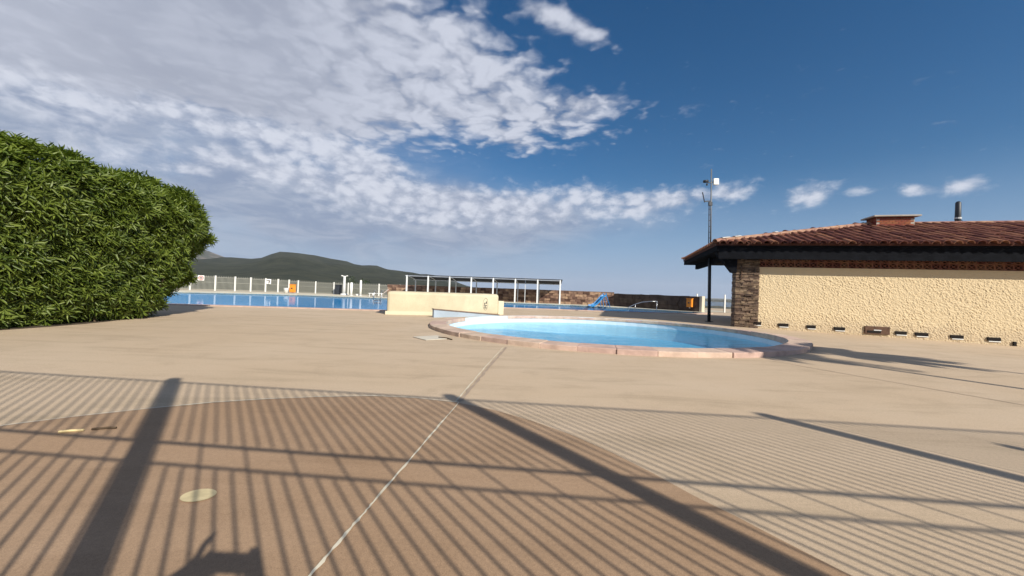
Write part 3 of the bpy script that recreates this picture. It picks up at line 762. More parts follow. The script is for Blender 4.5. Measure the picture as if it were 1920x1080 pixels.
# ------------------------------------------------------------------ walls, slide, rails by the far pool
def rubble_wall(name, label, A, B, h, th, m_stone, m_core, px_stone, rows, jit=.03, cap=None):
    A, B = Vector((*A, 0)), Vector((*B, 0)); L = (B - A).length; rz = math.atan2(B.y - A.y, B.x - A.x)
    W_ = thing(name, label, 'wall', A, rz)
    MB().box((L / 2, 0, h / 2 - .02), (L - .02, th, h - .02)).build('wall_core', m_core, W_)
    rh = h / rows
    for r_ in range(rows):
        x = -random.uniform(0, .0)
        while x < L - .05:
            w_ = min(random.uniform(.7, 1.35) * px_stone, L - x)
            if L - x - w_ < .15: w_ = L - x
            g_ = .012; a = [x + g_, x + w_ - g_]; z0_, z1_ = r_ * rh + g_, (r_ + 1) * rh - g_ * .5
            y_ = -th / 2 - random.uniform(.01, .01 + jit)
            j = lambda: random.uniform(-.035, .035)
            V = [(a[0] + j(), y_, z0_ + j()), (a[1] + j(), y_, z0_ + j()), (a[1] + j(), y_, z1_ + j()), (a[0] + j(), y_, z1_ + j())]
            V += [(p[0], -th / 2 + .03, p[2]) for p in [(a[0], 0, z0_), (a[1], 0, z0_), (a[1], 0, z1_), (a[0], 0, z1_)]]
            MB().add(V, [(0, 1, 2, 3), (0, 4, 5, 1), (1, 5, 6, 2), (2, 6, 7, 3), (3, 7, 4, 0)]).build('stone', m_stone, W_, fix=False)
            x += w_
    if cap: MB().box((L / 2, 0, h + .02), (L, th + .08, .06)).build('capping', cap, W_, bevel=.01)
    return W_
rubble_wall('rubble_wall', 'reddish rubble stone wall running behind the white pergola', (-11.5, 34.75), (8.75, 32.0), 1.12, .3, M_stone, M_stonegap, .42, 5, .06, M_stonegap)
DW = rubble_wall('dark_wall', 'stone wall darkened in colour for its own shade behind the pool handrail', (8.72, 31.55), (12.75, 25.2), 1.06, .28, M_shadedwall, M_shadedwall, .7, 3, .03)
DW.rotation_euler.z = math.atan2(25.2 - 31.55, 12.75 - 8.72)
MB().box((7.52 + .10, .02, .54), (.18, .34, 1.08)).build('lit_wall_end', M_cream, DW, bevel=.01)  # pale block paints the sunlit end face of the wall
# lifebuoy cabinet on that wall
def cabinet(name, label, loc, rz, s=1.0, cat='lifebuoy box'):
    c = thing(name, label, cat, loc, rz)
    MB().box((0, 0, .34 * s), (.46 * s, .20 * s, .66 * s)).build('cabinet_body', M_orange, c, bevel=.03 * s)
    d_ = MB().box((0, -.112 * s, .34 * s), (.38 * s, .02 * s, .56 * s)).build('cabinet_door', M_orange, c, bevel=.008)
    MB().tube([(-.06 * s, -.128 * s, .36 * s), (.06 * s, -.128 * s, .36 * s)], .05 * s, 8).build('door_emblem', M_print, d_)
    MB().box((0, 0, .69 * s), (.52 * s, .26 * s, .04 * s)).build('cabinet_lid', M_orange, c, bevel=.01)
    MB().box((0, .02, -.02), (.06, .06, .1)).build('mounting_foot', M_white2, c)
    return c
dwv = Vector((12.75 - 8.72, 25.2 - 31.55, 0)).normalized(); dwn = Vector((dwv.y, -dwv.x, 0))
pc = Vector((8.72, 31.55, 0)) + dwv * 6.95 + Vector((dwv.y, -dwv.x, 0)) * .33
cabinet('lifebuoy_box', 'orange lifebuoy box on the right end of the dark wall', (pc.x, pc.y, .3), math.atan2(dwv.y, dwv.x), .85)

# blue children's slide
SLD = thing('pool_slide', 'small blue plastic pool slide at the water edge', 'slide', (6.9, 28.3, 0), R(14))
chute = MB(); prof = [(-1.05, .05), (-.85, .06), (-.62, .16), (-.40, .36), (-.18, .62), (0.0, .80), (.16, .85)]
V = []; 
for (x, z) in prof:
    for (y, dz_) in ((-.24, .12), (-.22, .0), (.22, .0), (.24, .12), (.27, .12), (.25, -.035), (-.25, -.035), (-.27, .12)): V.append((x, y, z + dz_))
Fq = []
for i in range(len(prof) - 1):
    for j in range(8): Fq.append((i * 8 + j, i * 8 + (j + 1) % 8, (i + 1) * 8 + (j + 1) % 8, (i + 1) * 8 + j))
Fq += [tuple(range(8)), tuple(range((len(prof) - 1) * 8, len(prof) * 8))[::-1]]
MB().add(V, Fq).build('chute', M_blue, SLD, smooth=False)
for s_ in (-.22, .22):
    MB().tube([(.52, s_, 0), (.20, s_, .84), (.16, s_, 1.02), (.08, s_, 1.04)], .028, 8).build('ladder_rail', M_blue, SLD, smooth=True)
    MB().tube([(-.12, s_, .66), (-.02, s_, 0)], .028, 8).build('support_leg', M_blue, SLD)
for i in range(4): MB().box((.52 - .08 * (i + .6), 0, .20 * (i + .6)), (.09, .44, .03)).build('step', M_blue, SLD)
# bent steel handrail into the water
HR = thing('pool_handrail', 'bent steel handrail standing at the pool steps before the dark wall', 'handrail', (9.0, 24.6, 0))
MB().tube([(-1.35, .6, .0), (-1.15, .5, .14), (-.75, .35, .38), (-.35, .2, .54), (.2, .1, .62), (.62, 0, .63)], .022, 8).build('top_rail', M_steel, HR, smooth=True)
MB().tube([(.58, 0, .63), (.56, 0, -.1)], .022, 8).build('post', M_steel, HR, smooth=True)
MB().tube([(-.72, .34, .40), (-.74, .34, -.1)], .02, 8).build('post', M_steel, HR, smooth=True)

# ------------------------------------------------------------------ pergola
PG = thing('pergola', 'long white post pergola with a grey slatted roof by the pool', 'pergola', (-8.9, 31.55, 0), math.atan2(-1.05, 12.83))
PL = 12.87; NPO = 8; PD = 1.9
for i in range(NPO):
    x = PL * i / (NPO - 1)
    MB().box((x, 0, .99), (.11, .11, 1.98)).build('front_post', M_white, PG)
    MB().box((x + .1, PD, .83), (.085, .085, 1.66)).build('rear_post', M_white2, PG)
    MB().bar((x, .05, 1.99), (x + .1, PD + .1, 1.69), .06, .08).build('rafter', M_white if i == NPO - 1 else M_white2, PG)
MB().bar((-.15, 0, 1.94), (PL + .06, 0, 1.94), .08, .07).build('front_beam', mat('grey_beam', (.33, .35, .38), .6, var=.2, vscale=3), PG)
MB().bar((-.1, PD, 1.665), (PL + .2, PD, 1.665), .07, .07).build('rear_beam', M_white2, PG)
sl_ = MB().box((0, 0, 0), (PL + .25, .146, .022)).mesh('roof_slat', M_canopy)
for i in range(13):
    t = (i + .5) / 13; o = obj('roof_slat', sl_, PG); o.location = (PL / 2 + .05, -.02 + t * (PD + .05), 2.035 - t * .34); o.rotation_euler = (-.15, 0, 0)
MB().box((10.0, .4, 1.05), (.05, .05, 2.1)).build('lamp_standard', M_white2, PG)

# ------------------------------------------------------------------ white perimeter fence beyond the pool
FN = thing('perimeter_fence', 'white post fence with grey pickets along the far side of the pool', 'fence', (-22.2, 37.1, 0))
post_l = [(-34.5, 30.6), (-32.6, 31.6), (-30.7, 32.5), (-28.83, 33.45), (-27.25, 34.3), (-25.95, 35.0), (-24.9, 35.6), (-23.85, 36.15), (-22.95, 36.65), (-22.15, 37.1), (-21.35, 37.3), (-19.6, 37.3), (-17.75, 37.25), (-16.3, 37.2), (-13.2, 37.1), (-11.4, 38.0)]
FH = [1.42] * 4 + [1.40, 1.38, 1.36, 1.34, 1.31, 1.29, 1.26, 1.22, 1.2, 1.2, 1.2, 1.2]
for (x, y), h in zip(post_l, FH):
    MB().box((x + 22.2, y - 37.1, h / 2), (.09, .09, h)).build('post', M_white, FN)
for i in range(len(post_l) - 1):
    a, b_ = Vector(post_l[i]), Vector(post_l[i + 1]); L = (b_ - a).length; pk = MB()
    npk = int(L / .085)
    for q in range(1, npk):
        t = q / npk; p = a.lerp(b_, t); h = FH[i] * (1 - t) + FH[i + 1] * t
        hh_ = h - (.0 if q % 2 else .10)
        pk.box((p.x + 22.2, p.y - 37.1, hh_ / 2 + .02), (.034, .02, hh_ - .06), rz=math.atan2(b_.y - a.y, b_.x - a.x))
    o = pk.build('pickets', M_galv, FN, fix=False); o['kind'] = 'stuff'
    for hz in (.12, .55 * FH[i], FH[i] - .16):
        MB().bar((a.x + 22.2, a.y - 37.1 + .02, hz), (b_.x + 22.2, b_.y - 37.1 + .02, hz), .03, .03).build('rail', M_galv, FN)
# notices on the fence
def notice(name, label, x, y, z, w_, h_, rz, kind):
    o = thing(name, label, 'sign', (x, y, z), rz)
    MB().box((0, 0, 0), (w_, .02, h_)).build('board', M_white, o, bevel=.01)
    def ring(cx, cz, r0_, r1_, m_, a0=0, a1=2 * math.pi):
        N2 = 24; P = []
        for i in range(N2 + 1):
            a = a0 + (a1 - a0) * i / N2; P += [(cx + r0_ * math.cos(a), -.013, cz + r0_ * math.sin(a)), (cx + r1_ * math.cos(a), -.013, cz + r1_ * math.sin(a))]
        MB().add(P, [(2 * i, 2 * i + 1, 2 * i + 3, 2 * i + 2) for i in range(N2)]).build('printed_ring', m_, o, fix=False)
    if kind == 0:
        ring(0, 0, .125, .19, M_red)
        MB().bar((-.11, -.014, .11), (.11, -.014, -.11), .03, .004).build('printed_bar', M_red, o)
        MB().box((0, -.0125, 0), (.16, .003, .13)).build('printed_figure', M_print, o)
    else:
        MB().box((-.03, -.0125, .10), (.26, .003, .08)).build('printed_figure', M_print, o)
        MB().box((.03, -.0125, -.02), (.10, .003, .18)).build('printed_figure', M_print, o)
        ring(-.01, -.13, .05, .085, M_print)
    return o
rzf = math.atan2(34.3 - 33.45, -27.25 + 28.83)
notice('prohibition_sign', 'white square notice with a red ring on the fence near the hedge', -28.1, 33.72, 1.13, .46, .46, rzf, 0)
notice('pictogram_sign', 'white notice with black pictograms, right-hand one of two on the fence', -23.55, 36.15, 1.02, .36, .48, rzf, 1)
cabinet('lifebuoy_box', 'orange lifebuoy box standing at the fence beyond the pool', (-20.9, 35.6, .06), 0, 1.12)
bn = thing('white_bin', 'small white bin left of the orange box at the fence', 'bin', (-21.7, 36.0, 0))
MB().tube([(0, 0, .0), (0, 0, .40), (0, 0, .44)], [.20, .25, .26], 14).build('bin_body', M_white, bn, smooth=True); MB().tube([(0, 0, .44), (0, 0, .47)], [.27, .24], 14).build('bin_lid', M_white2, bn)
# double-headed shower column
sh = thing('shower_column', 'white shower column with two heads at the far pool edge', 'shower', (-15.9, 35.4, 0))
MB().tube([(0, 0, 0), (0, 0, .14), (0, 0, .16)], [.34, .30, .16], 14).build('base', M_white2, sh)
MB().tube([(0, 0, .14), (0, 0, .9), (0, 0, 1.75), (0, 0, 1.82)], [.15, .12, .11, .05], 12).build('column', M_white2, sh, smooth=True)
for s_ in (-1, 1):
    MB().tube([(0, 0, 1.72), (s_ * .14, 0, 1.80), (s_ * .24, 0, 1.84)], .04, 8).build('shower_arm', M_white, sh)
    MB().tube([(s_ * .24, 0, 1.86), (s_ * .25, 0, 1.80)], [.05, .09], 10).build('shower_head', M_white, sh)
bn = thing('dark_bin', 'tall dark bin beside the shower column at the fence', 'bin', (-17.0, 36.6, 0))
MB().box((0, 0, .45), (.5, .45, .9)).build('bin_body', M_darksteel, bn, bevel=.03); MB().box((0, 0, .93), (.54, .5, .06)).build('bin_lid', M_darksteel, bn, bevel=.02)
for i, (x, y, h, lb) in enumerate(((-14.7, 34.2, 1.18, 'thick white post just right of the shower column'), (-13.85, 34.2, 1.42, 'tall slim white post right of the thick white post'))):
    o = thing('white_post', lb, 'post', (x, y, 0))
    MB().tube([(0, 0, 0), (0, 0, h)], .115 - .025 * i, 12).build('shaft', M_white, o, smooth=True); MB().tube([(0, 0, h), (0, 0, h + .05)], [.12 - .025 * i, .04], 12).build('cap', M_white2, o)
    MB().tube([(0, 0, 0), (0, 0, .05)], .17, 12).build('foot', M_white2, o)
for x, y, r_, h, lb in ((-14.3, 34.6, .16, .14, 'low white tub between the two white posts'), (-12.6, 34.0, .12, .30, 'small white bucket left of the pool ladder')):
    o = thing('bucket', lb, 'bucket', (x, y, .006))
    MB().tube([(0, 0, 0), (0, 0, h)], [r_ * .85, r_], 12).build('pail', M_white, o, smooth=True); MB().tube([(0, 0, h), (0, 0, h + .02)], r_ * 1.08, 12).build('rim', M_white2, o)
# pool ladder
la = thing('pool_ladder', 'steel pool ladder with two curved rails at the far edge', 'ladder', (-11.0, 30.75, 0))
for s_ in (-.3, .3):
    MB().tube([(s_, -.1, -.5), (s_, -.1, .35), (s_, .02, .60), (s_, .25, .62), (s_, .48, .5), (s_, .55, .03)], .028, 8).build('rail', M_steel, la, smooth=True)
for i in range(2): MB().box((0, -.1, -.15 - .22 * i), (.6, .08, .03)).build('rung', M_steel, la)
# two white sun loungers
for i, (x, y, rz, lb) in enumerate(((-12.1, 33.3, .3, 'white sun lounger behind the pool ladder'), (-9.7, 33.6, .15, 'white sun lounger nearest the cream block'))):
    o = thing('sun_lounger', lb, 'sun lounger', (x, y, .006), rz, 'sun loungers on the far deck')
    MB().box((0, 0, .30), (1.25, .58, .05)).build('seat', M_white2, o, bevel=.01)
    MB().box((.82, 0, .50), (.62, .58, .05), m=Matrix.Rotation(-R(42), 3, 'Y')).build('backrest', mat('pale_pink_cushion', (.55, .45, .42), .9, var=.1), o, bevel=.01)
    for sx in (-.52, .5):
        for sy in (-.25, .25): MB().box((sx, sy, .14), (.05, .05, .28)).build('leg', M_white2, o)
# fence and post beyond the mast
FR = thing('seaward_fence', 'low grey mesh fence with white posts beyond the mast', 'fence', (14.6, 26.5, 0))
fpn = [(13.2, 26.6), (14.9, 26.1), (16.6, 25.6), (18.3, 25.1)]
for x, y in fpn: MB().box((x - 14.6, y - 26.5, .62), (.08, .08, 1.24)).build('post', M_white, FR)
for i in range(3):
    a, b_ = Vector(fpn[i]), Vector(fpn[i + 1]); pk = MB()
    for q in range(1, 24):
        p = a.lerp(b_, q / 24); pk.box((p.x - 14.6, p.y - 26.5, .48), (.012, .012, .92))
    pk.build('pickets', M_galv, FR, fix=False)['kind'] = 'stuff'
    MB().bar((a.x - 14.6, a.y - 26.5, .95), (b_.x - 14.6, b_.y - 26.5, .95), .03).build('rail', M_galv, FR)

# ------------------------------------------------------------------ oleander hedge
HG = thing('oleander_hedge', 'tall dense clipped green oleander hedge beside the pool', 'hedge', (-9.9, 6.6, 0))
def hedge_q(p):
    x, y, z = p[:, 0], p[:, 1], p[:, 2]
    w = 1.08 + .70 * np.clip(z / 2.5, 0, 1); l = 3.32 + .85 * np.clip(z / 2.5, 0, 1)
    top = 1.64 + .05 * np.sin(y * 1.1) + .05 * np.sin(y * 2.7 + 1) + .05 * np.sin(x * 2.1) + .03 * np.sin(y * 5.9 + 2)
    xx_ = np.abs(x) / w; yy_ = np.abs(y) / l; zz_ = np.abs(z - 1.62) / top
    return (xx_ ** 5.2 + yy_ ** 5.0 + zz_ ** 6.0) ** (1 / 5.2)
def bumpf(p): return 0.045 * np.sin(p[:, 1] * 3.1 + p[:, 2] * 2.2) * np.sin(p[:, 2] * 3.7 - p[:, 1] * 1.3) + .035 * np.sin(p[:, 1] * 7.3 + 2 * p[:, 2]) * np.sin(p[:, 2] * 8.1)
NW = 19000; pts = []; tot = 0
while tot < NW:
    c_ = np.stack([rng.uniform(-1.9, 1.95, 60000), rng.uniform(-4.3, 4.4, 60000), rng.uniform(.03, 3.6, 60000)], -1)
    q = hedge_q(c_) + bumpf(c_)
    face = (c_[:, 0] > .2) | (c_[:, 2] > 2.6) | (c_[:, 1] > 2.9)
    keep = (q < 1.0) & (q > .91) & (face | (rng.random(60000) < .25))
    keep &= ~((c_[:, 2] < .45) & (rng.random(60000) < .35))
    pts.append(c_[keep]); tot += keep.sum()
P = np.concatenate(pts)[:NW]
eps = .02
G = np.stack([(hedge_q(P + np.eye(3)[i] * eps) - hedge_q(P - np.eye(3)[i] * eps)) for i in range(3)], -1); G /= np.linalg.norm(G, axis=1)[:, None] + 1e-9
def nrmz(a): return a / (np.linalg.norm(a, axis=-1, keepdims=True) + 1e-9)
ax = nrmz(G * .8 + np.stack([rng.normal(0, .32, NW), rng.normal(0, .32, NW), .5 + rng.normal(0, .3, NW)], -1))
t1 = nrmz(np.cross(ax, rng.normal(size=(NW, 3)))); t2 = np.cross(ax, t1)
NL = 7; wsc = rng.uniform(.75, 1.2, NW)
ang_ = rng.uniform(0, 6.28, NW)[:, None] + np.arange(NL)[None] * 6.283 / NL + rng.uniform(-.25, .25, (NW, NL))
tilt = rng.uniform(.1, .85, (NW, NL))
rad = t1[:, None] * np.cos(ang_)[..., None] + t2[:, None] * np.sin(ang_)[..., None]
dv = nrmz(rad * np.cos(tilt)[..., None] + ax[:, None] * np.sin(tilt)[..., None])
side = nrmz(np.cross(dv, np.broadcast_to(ax[:, None], dv.shape))); nrm = np.cross(side, dv)
Lg = (.17 * wsc[:, None] * rng.uniform(.75, 1.15, (NW, NL))); wd = .0195 * rng.uniform(.85, 1.2, (NW, NL)); bd = -rng.uniform(0, .035, (NW, NL))
org = P[:, None] + ax[:, None] * rng.uniform(-.05, .05, (NW, NL))[..., None]
geo = [(0, 0, 0, 0), (.75, .35, .3, .006), (-.75, .35, .3, .006), (0, .36, .3, -.006), (.6, .7, .75, .004), (-.6, .7, .75, .004), (0, .7, .75, -.006), (0, 1, 1.6, 0)]
VL = np.stack([org + side * (wd * a)[..., None] + dv * (Lg * b_)[..., None] + nrm * (bd * c + d_)[..., None] for a, b_, c, d_ in geo], 2).reshape(-1, 8, 3)
LFACES = [(0, 1, 3), (0, 3, 2), (1, 4, 6, 3), (3, 6, 5, 2), (4, 7, 6), (6, 7, 5)]
camp = np.array([9.9, -6.6, 1.0]); oc = np.repeat(P, NL, 0); gc = np.repeat(G, NL, 0); tcv = camp - oc; dist = np.linalg.norm(tcv, axis=1)
vis = ((gc * tcv).sum(1) / dist > .25) & (np.repeat(hedge_q(P), NL) > .93) & ((oc[:, 1] + 6.6) / np.maximum(.1, 9.9 - oc[:, 0]) > .76)
order = np.argsort(np.where(vis, dist, 1e9)); nearL = set(order[:300].tolist())
rest = np.array([i for i in range(len(VL)) if i not in nearL])
VR = VL[rest].reshape(-1, 3)
loops = []; sizes = []
pat = np.concatenate([np.array(f) for f in LFACES]); psz = np.array([len(f) for f in LFACES])
me = bpy.data.meshes.new('foliage'); nl_ = len(rest)
me.vertices.add(len(VR)); me.vertices.foreach_set('co', VR.astype(np.float32).ravel())
li = (np.arange(nl_)[:, None] * 8 + pat[None]).ravel(); me.loops.add(len(li)); me.loops.foreach_set('vertex_index', li.astype(np.int32))
sz = np.tile(psz, nl_); st_i = np.concatenate([[0], np.cumsum(sz)[:-1]]); me.polygons.add(len(sz)); me.polygons.foreach_set('loop_start', st_i.astype(np.int32)); me.polygons.foreach_set('loop_total', sz.astype(np.int32))
me.materials.append(M_leaf); me.update(calc_edges=True); me.validate()
o = obj('foliage', me, HG); o['kind'] = 'stuff'
for i_ in order[:300]:
    m_ = bpy.data.meshes.new('leaf'); m_.from_pydata(VL[i_].tolist(), [], LFACES); m_.materials.append(M_leaf); obj('leaf', m_, HG)
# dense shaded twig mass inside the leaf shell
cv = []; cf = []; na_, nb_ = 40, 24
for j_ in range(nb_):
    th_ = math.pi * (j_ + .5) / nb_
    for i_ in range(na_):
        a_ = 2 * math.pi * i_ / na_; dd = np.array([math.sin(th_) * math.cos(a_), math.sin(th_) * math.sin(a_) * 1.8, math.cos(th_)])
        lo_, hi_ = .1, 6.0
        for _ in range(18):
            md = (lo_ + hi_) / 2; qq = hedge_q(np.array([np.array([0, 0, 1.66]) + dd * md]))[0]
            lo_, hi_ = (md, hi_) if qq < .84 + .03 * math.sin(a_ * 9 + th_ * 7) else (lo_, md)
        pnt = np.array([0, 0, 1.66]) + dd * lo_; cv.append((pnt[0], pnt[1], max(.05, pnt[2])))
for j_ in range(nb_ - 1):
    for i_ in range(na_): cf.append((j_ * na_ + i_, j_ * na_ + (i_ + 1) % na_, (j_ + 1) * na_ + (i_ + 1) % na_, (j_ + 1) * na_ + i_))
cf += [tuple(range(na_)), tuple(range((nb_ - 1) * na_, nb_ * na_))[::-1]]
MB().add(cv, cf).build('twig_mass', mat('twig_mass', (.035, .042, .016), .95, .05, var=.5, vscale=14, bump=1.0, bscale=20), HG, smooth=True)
for i in range(46):
    x = random.uniform(-.5, 1.0); y = random.uniform(-3.2, 2.7); top_ = Vector((x * 1.3 + random.uniform(-.2, .25), y * 1.05 + random.uniform(-.4, .4), random.uniform(1.2, 2.6)))
    MB().tube([(x, y, 0), Vector((x, y, 0)).lerp(top_, .5) + Vector((random.uniform(-.1, .1), random.uniform(-.1, .1), 0)), top_], [.026, .02, .01], 6).build('stem', M_bark, HG)
# dark leaf litter and soil under it
bed = [(1.15 * math.cos(a) * (1 + .06 * math.sin(5 * a)), 3.5 * math.sin(a) * (1 + .03 * math.sin(7 * a)), .006) for a in [2 * math.pi * i / 40 for i in range(40)]]
MB().add(bed, [tuple(range(40))]).build('soil_bed', M_dirt, HG)
HG['label'] = 'tall dense clipped green oleander hedge beside the pool'

# ------------------------------------------------------------------ tall railing behind the camera (casts the striped shade)
P1 = Vector((-.195, -.285, 0)); FD = Vector((1, -.083, 0)).normalized(); PS = 2.78
RL = thing('tall_railing', 'tall two-tier steel railing whose striped shadow crosses the paving', 'fence', P1, math.atan2(FD.y, FD.x))
HT, R1, R2 = 3.03, 1.985, 1.785
i0, i1 = -1, 3
for i in range(i0, i1 + 1):
    pst = MB().box((i * PS, 0, (HT + .07) / 2), (.094, .07, HT + .07)).build('post', M_darksteel, RL)
for i in range(i0, i1):
    for z_, h_ in ((HT - .02, .018), (R1, .022), (R2, .013), (.12, .04)):
        MB().box((i * PS + PS / 2, 0, z_), (PS - .094, .016, h_)).build('rail', M_darksteel, RL)
NBAR = 30; sp2 = PS / NBAR
full = MB().box((0, 0, 0), (.0098, .0098, HT - .18)).mesh('bar', M_darksteel)
upb = MB().box((0, 0, 0), (.0098, .0098, HT - R1 - .06)).mesh('bar', M_darksteel); lob = MB().box((0, 0, 0), (.0098, .0098, R2 - .16)).mesh('bar', M_darksteel)
for i in range(i0, i1):
    for k_ in range(1, NBAR):
        x = i * PS + k_ * sp2
        if k_ % 3 == 1:
            o = obj('bar', full, RL); o.location = (x, 0, (HT + .14) / 2 - .01)
        else:
            o = obj('bar', upb, RL); o.location = (x, 0, (HT + R1) / 2)
            o = obj('bar', lob, RL); o.location = (x, 0, R2 / 2 + .06)

# ------------------------------------------------------------------ slender palms beyond the right edge
def palm(label, base, topv, nf, fl_, trunk_r, seed):
    rd = random.Random(seed); base, topv = Vector(base), Vector(topv)
    T = thing('palm_tree', label, 'palm tree', base, 0, 'slender palms right of the view')
    tv = topv - base
    pts_ = [tv * t + Vector((0, 0, 0)) + Vector((.12 * math.sin(t * 3), 0, 0)) for t in (0, .2, .4, .6, .8, 1)]
    MB().tube(pts_, [trunk_r * 1.5, trunk_r * 1.1, trunk_r, trunk_r, trunk_r, trunk_r * 1.2], 10).build('trunk', M_bark, T, smooth=True)
    tip = pts_[-1]
    for i in range(nf):
        a = 2.4 * i; up = rd.uniform(-.35, 1.1); L = fl_ * rd.uniform(.75, 1.1)
        d_ = Vector((math.cos(a), math.sin(a), 0)); m_ = MB(); prev = None; mid = []
        for s_ in range(9):
            t = s_ / 8; mid.append(tip + d_ * (L * t * math.cos(up * (1 - t * .4))) + Vector((0, 0, L * (math.sin(up) * t - .55 * t * t))))
        m_.tube(mid, [.018, .016, .014, .012, .01, .009, .007, .005, .003], 4)
        for s_ in range(1, 9):
            for sub in (0, .5):
                if s_ == 8 and sub: continue
                c_ = mid[s_] if not sub else mid[s_].lerp(mid[s_ + 1], .5)
                dd = (mid[s_] - mid[s_ - 1]).normalized(); side = dd.cross(Vector((0, 0, 1))).normalized(); ll = .42 * fl_ * math.sin(.5 + 2.3 * s_ / 8)
                for sg in (-1, 1):
                    e_ = c_ + (side * sg * .8 + dd * .6 + Vector((0, 0, -.22))).normalized() * ll
                    w_ = dd * .036
                    m_.add([c_ - w_, c_ + w_, c_.lerp(e_, .6) + w_ * 1.1, e_, c_.lerp(e_, .6) - w_ * 1.1], [(0, 1, 2, 3, 4)])
        m_.build('frond', M_palm, T, fix=False)
    return T
palm('slender palm shading the paving between pool and stucco wall', (11.75, .75, drop(11.75, .75)), (11.65, 1.0, 5.0), 30, .80, .045, 1)
palm('leaning slender palm shading the right rim of the round pool', (9.5, -.5, drop(9.5, -.5)), (10.55, -.05, 6.0), 56, 1.05, .055, 2)

# ------------------------------------------------------------------ photographer crouched behind the railing, phone pushed through the bars
PH = thing('phone', 'black phone held level through the railing, only its shadow in view', 'phone', (.10, -.03, 1.05))
MB().box((0, 0, 0), (.172, .009, .078)).build('phone_body', M_phone, PH, bevel=.004)
MB().box((-.055, .0065, .018), (.034, .004, .036)).build('camera_island', M_phone, PH, bevel=.002)
def skin_body(name, verts, edges, m_, parent=None, sub=2, root=0):
    me = bpy.data.meshes.new(name); me.from_pydata([v[0] for v in verts], edges, []); me.materials.append(m_)
    o = obj(name, me, parent)
    sm = o.modifiers.new('skin', 'SKIN')
    for i, v in enumerate(verts):
        r_ = v[1]; me.skin_vertices[0].data[i].radius = (r_, r_) if not isinstance(r_, tuple) else r_
        me.skin_vertices[0].data[i].use_root = (i == root)
    s2 = o.modifiers.new('sub', 'SUBSURF'); s2.levels = sub; s2.render_levels = sub
    return o
HZ = .05
V = []; Ed = []
def jv(p, r_, frm=None):
    V.append((p, r_))
    if frm is not None: Ed.append((frm, len(V) - 1))
    return len(V) - 1
pel = jv((0, -.98, .30), .15); bel = jv((0, -.93, .50), .135, pel); che = jv((0, -.84, .72), .15, bel); nk = jv((0, -.79, .90), .06, che); hd0 = jv((0, -.745, .985), .075, nk); hd1 = jv((0, -.72, 1.07), .095, hd0); hd2 = jv((0, -.73, 1.14), .07, hd1)
for s_ in (-1, 1):
    hip = jv((s_ * .12, -.95, .28), .10, pel); kn = jv((s_ * .21, -.50, .47), .068, hip); an = jv((s_ * .16, -.80, .10), .045, kn); to = jv((s_ * .19, -.60, .045), .035, an)
    sh_ = jv((s_ * .17, -.81, .84), .065, che); el_ = jv((s_ * .185, -.56, .72), .045, sh_)
    wx = -.081 if s_ < 0 else .103
    wr0 = jv((wx, -.30, .87), .032, el_); wr = jv((wx + s_ * .004, -.20, .925), .028, wr0)
    px_ = .012 if s_ < 0 else .20
    pa = jv((px_ + s_ * .02, -.125, .965 + HZ), (.046 if s_ < 0 else .034), wr); pk_ = jv((px_ + s_ * .018, -.085, .985 + HZ), .044 if s_ < 0 else .032, pa)
    for f_, (dz_, ln, lift) in enumerate(((.034, .075, .035 if s_ < 0 else 0.0), (.012, .085, 0), (-.012, .08, 0), (-.034, .065, 0))):
        k1 = jv((px_ + s_ * .012, -.062, .99 + HZ + dz_), .0125, pk_)
        k2 = jv((px_ + s_ * .004, -.028, 1.0 + HZ + dz_ * 1.1 + lift), .0115, k1); k3 = jv((px_ - s_ * .02, -.012, 1.0 + HZ + dz_ * 1.1 + lift * 1.9), .0105, k2); jv((px_ - s_ * (.042 - lift), -.010, 1.0 + HZ + dz_ + lift * 2.2), .009, k3)
    tb = jv((px_ - s_ * .004, -.075, .955 + HZ), .012, pa); tb2 = jv((px_ - s_ * .02, -.055, .965 + HZ), .010, tb); jv((px_ - s_ * .042, -.048, .985 + HZ), .008, tb2)
PE = skin_body('person', V, Ed, M_fabric, None, 2, pel)
tag(PE, 'person in dark clothes crouching behind the railing holding the phone, only shadow seen', 'person')
HRr = MB(); 
hair = bpy.data.meshes.new('hair'); bm = bmesh.new(); bmesh.ops.create_uvsphere(bm, u_segments=16, v_segments=10, radius=.108)
for v in bm.verts:
    v.co = Vector((v.co.x * .92, v.co.y * 1.02 - .745, v.co.z * .9 + 1.095))
bm.to_mesh(hair); bm.free(); hair.materials.append(M_phone); obj('hair', hair, PE)

# short steel post whose shadow tip shows at the right edge
o = thing('steel_post', 'short dark steel post right of the view casting a short shadow', 'post', (6.62, -1.1, 0))
MB().tube([(0, 0, 0), (0, 0, 2.93)], .05, 10).build('shaft', M_darksteel, o); MB().tube([(0, 0, 2.93), (0, 0, 2.97)], [.06, .02], 10).build('cap', M_darksteel, o)

# ------------------------------------------------------------------ hills, land and sea
def fbm(x, y, s):
    return mnoise.fractal(Vector((x / s, y / s, 3.7)), 1.0, 2.0, 5)
def interp(tab, a):
    if a <= tab[0][0]: return tab[0][1]
    for (a0, v0), (a1, v1) in zip(tab[:-1], tab[1:]):
        if a <= a1: return v0 + (v1 - v0) * (a - a0) / (a1 - a0)
    return tab[-1][1]
mid_tab = [(-180, .5), (-100, 1.4), (-80, 1.6), (-60, 1.8), (-45, 1.9), (-40, 2.0), (-36.5, 2.35), (-35.5, 2.45), (-34.3, 2.75), (-32.7, 3.5), (-31.5, 3.75), (-30, 3.8), (-29, 3.65), (-27.3, 3.3), (-24, 2.95), (-22.3, 2.7), (-20.5, 2.75), (-19, 2.5), (-16.8, 1.95), (-12.9, 1.45), (-9, .75), (-6, .15), (-2, -.5), (4, -1.0), (120, -1.0), (150, .4), (180, .5)]
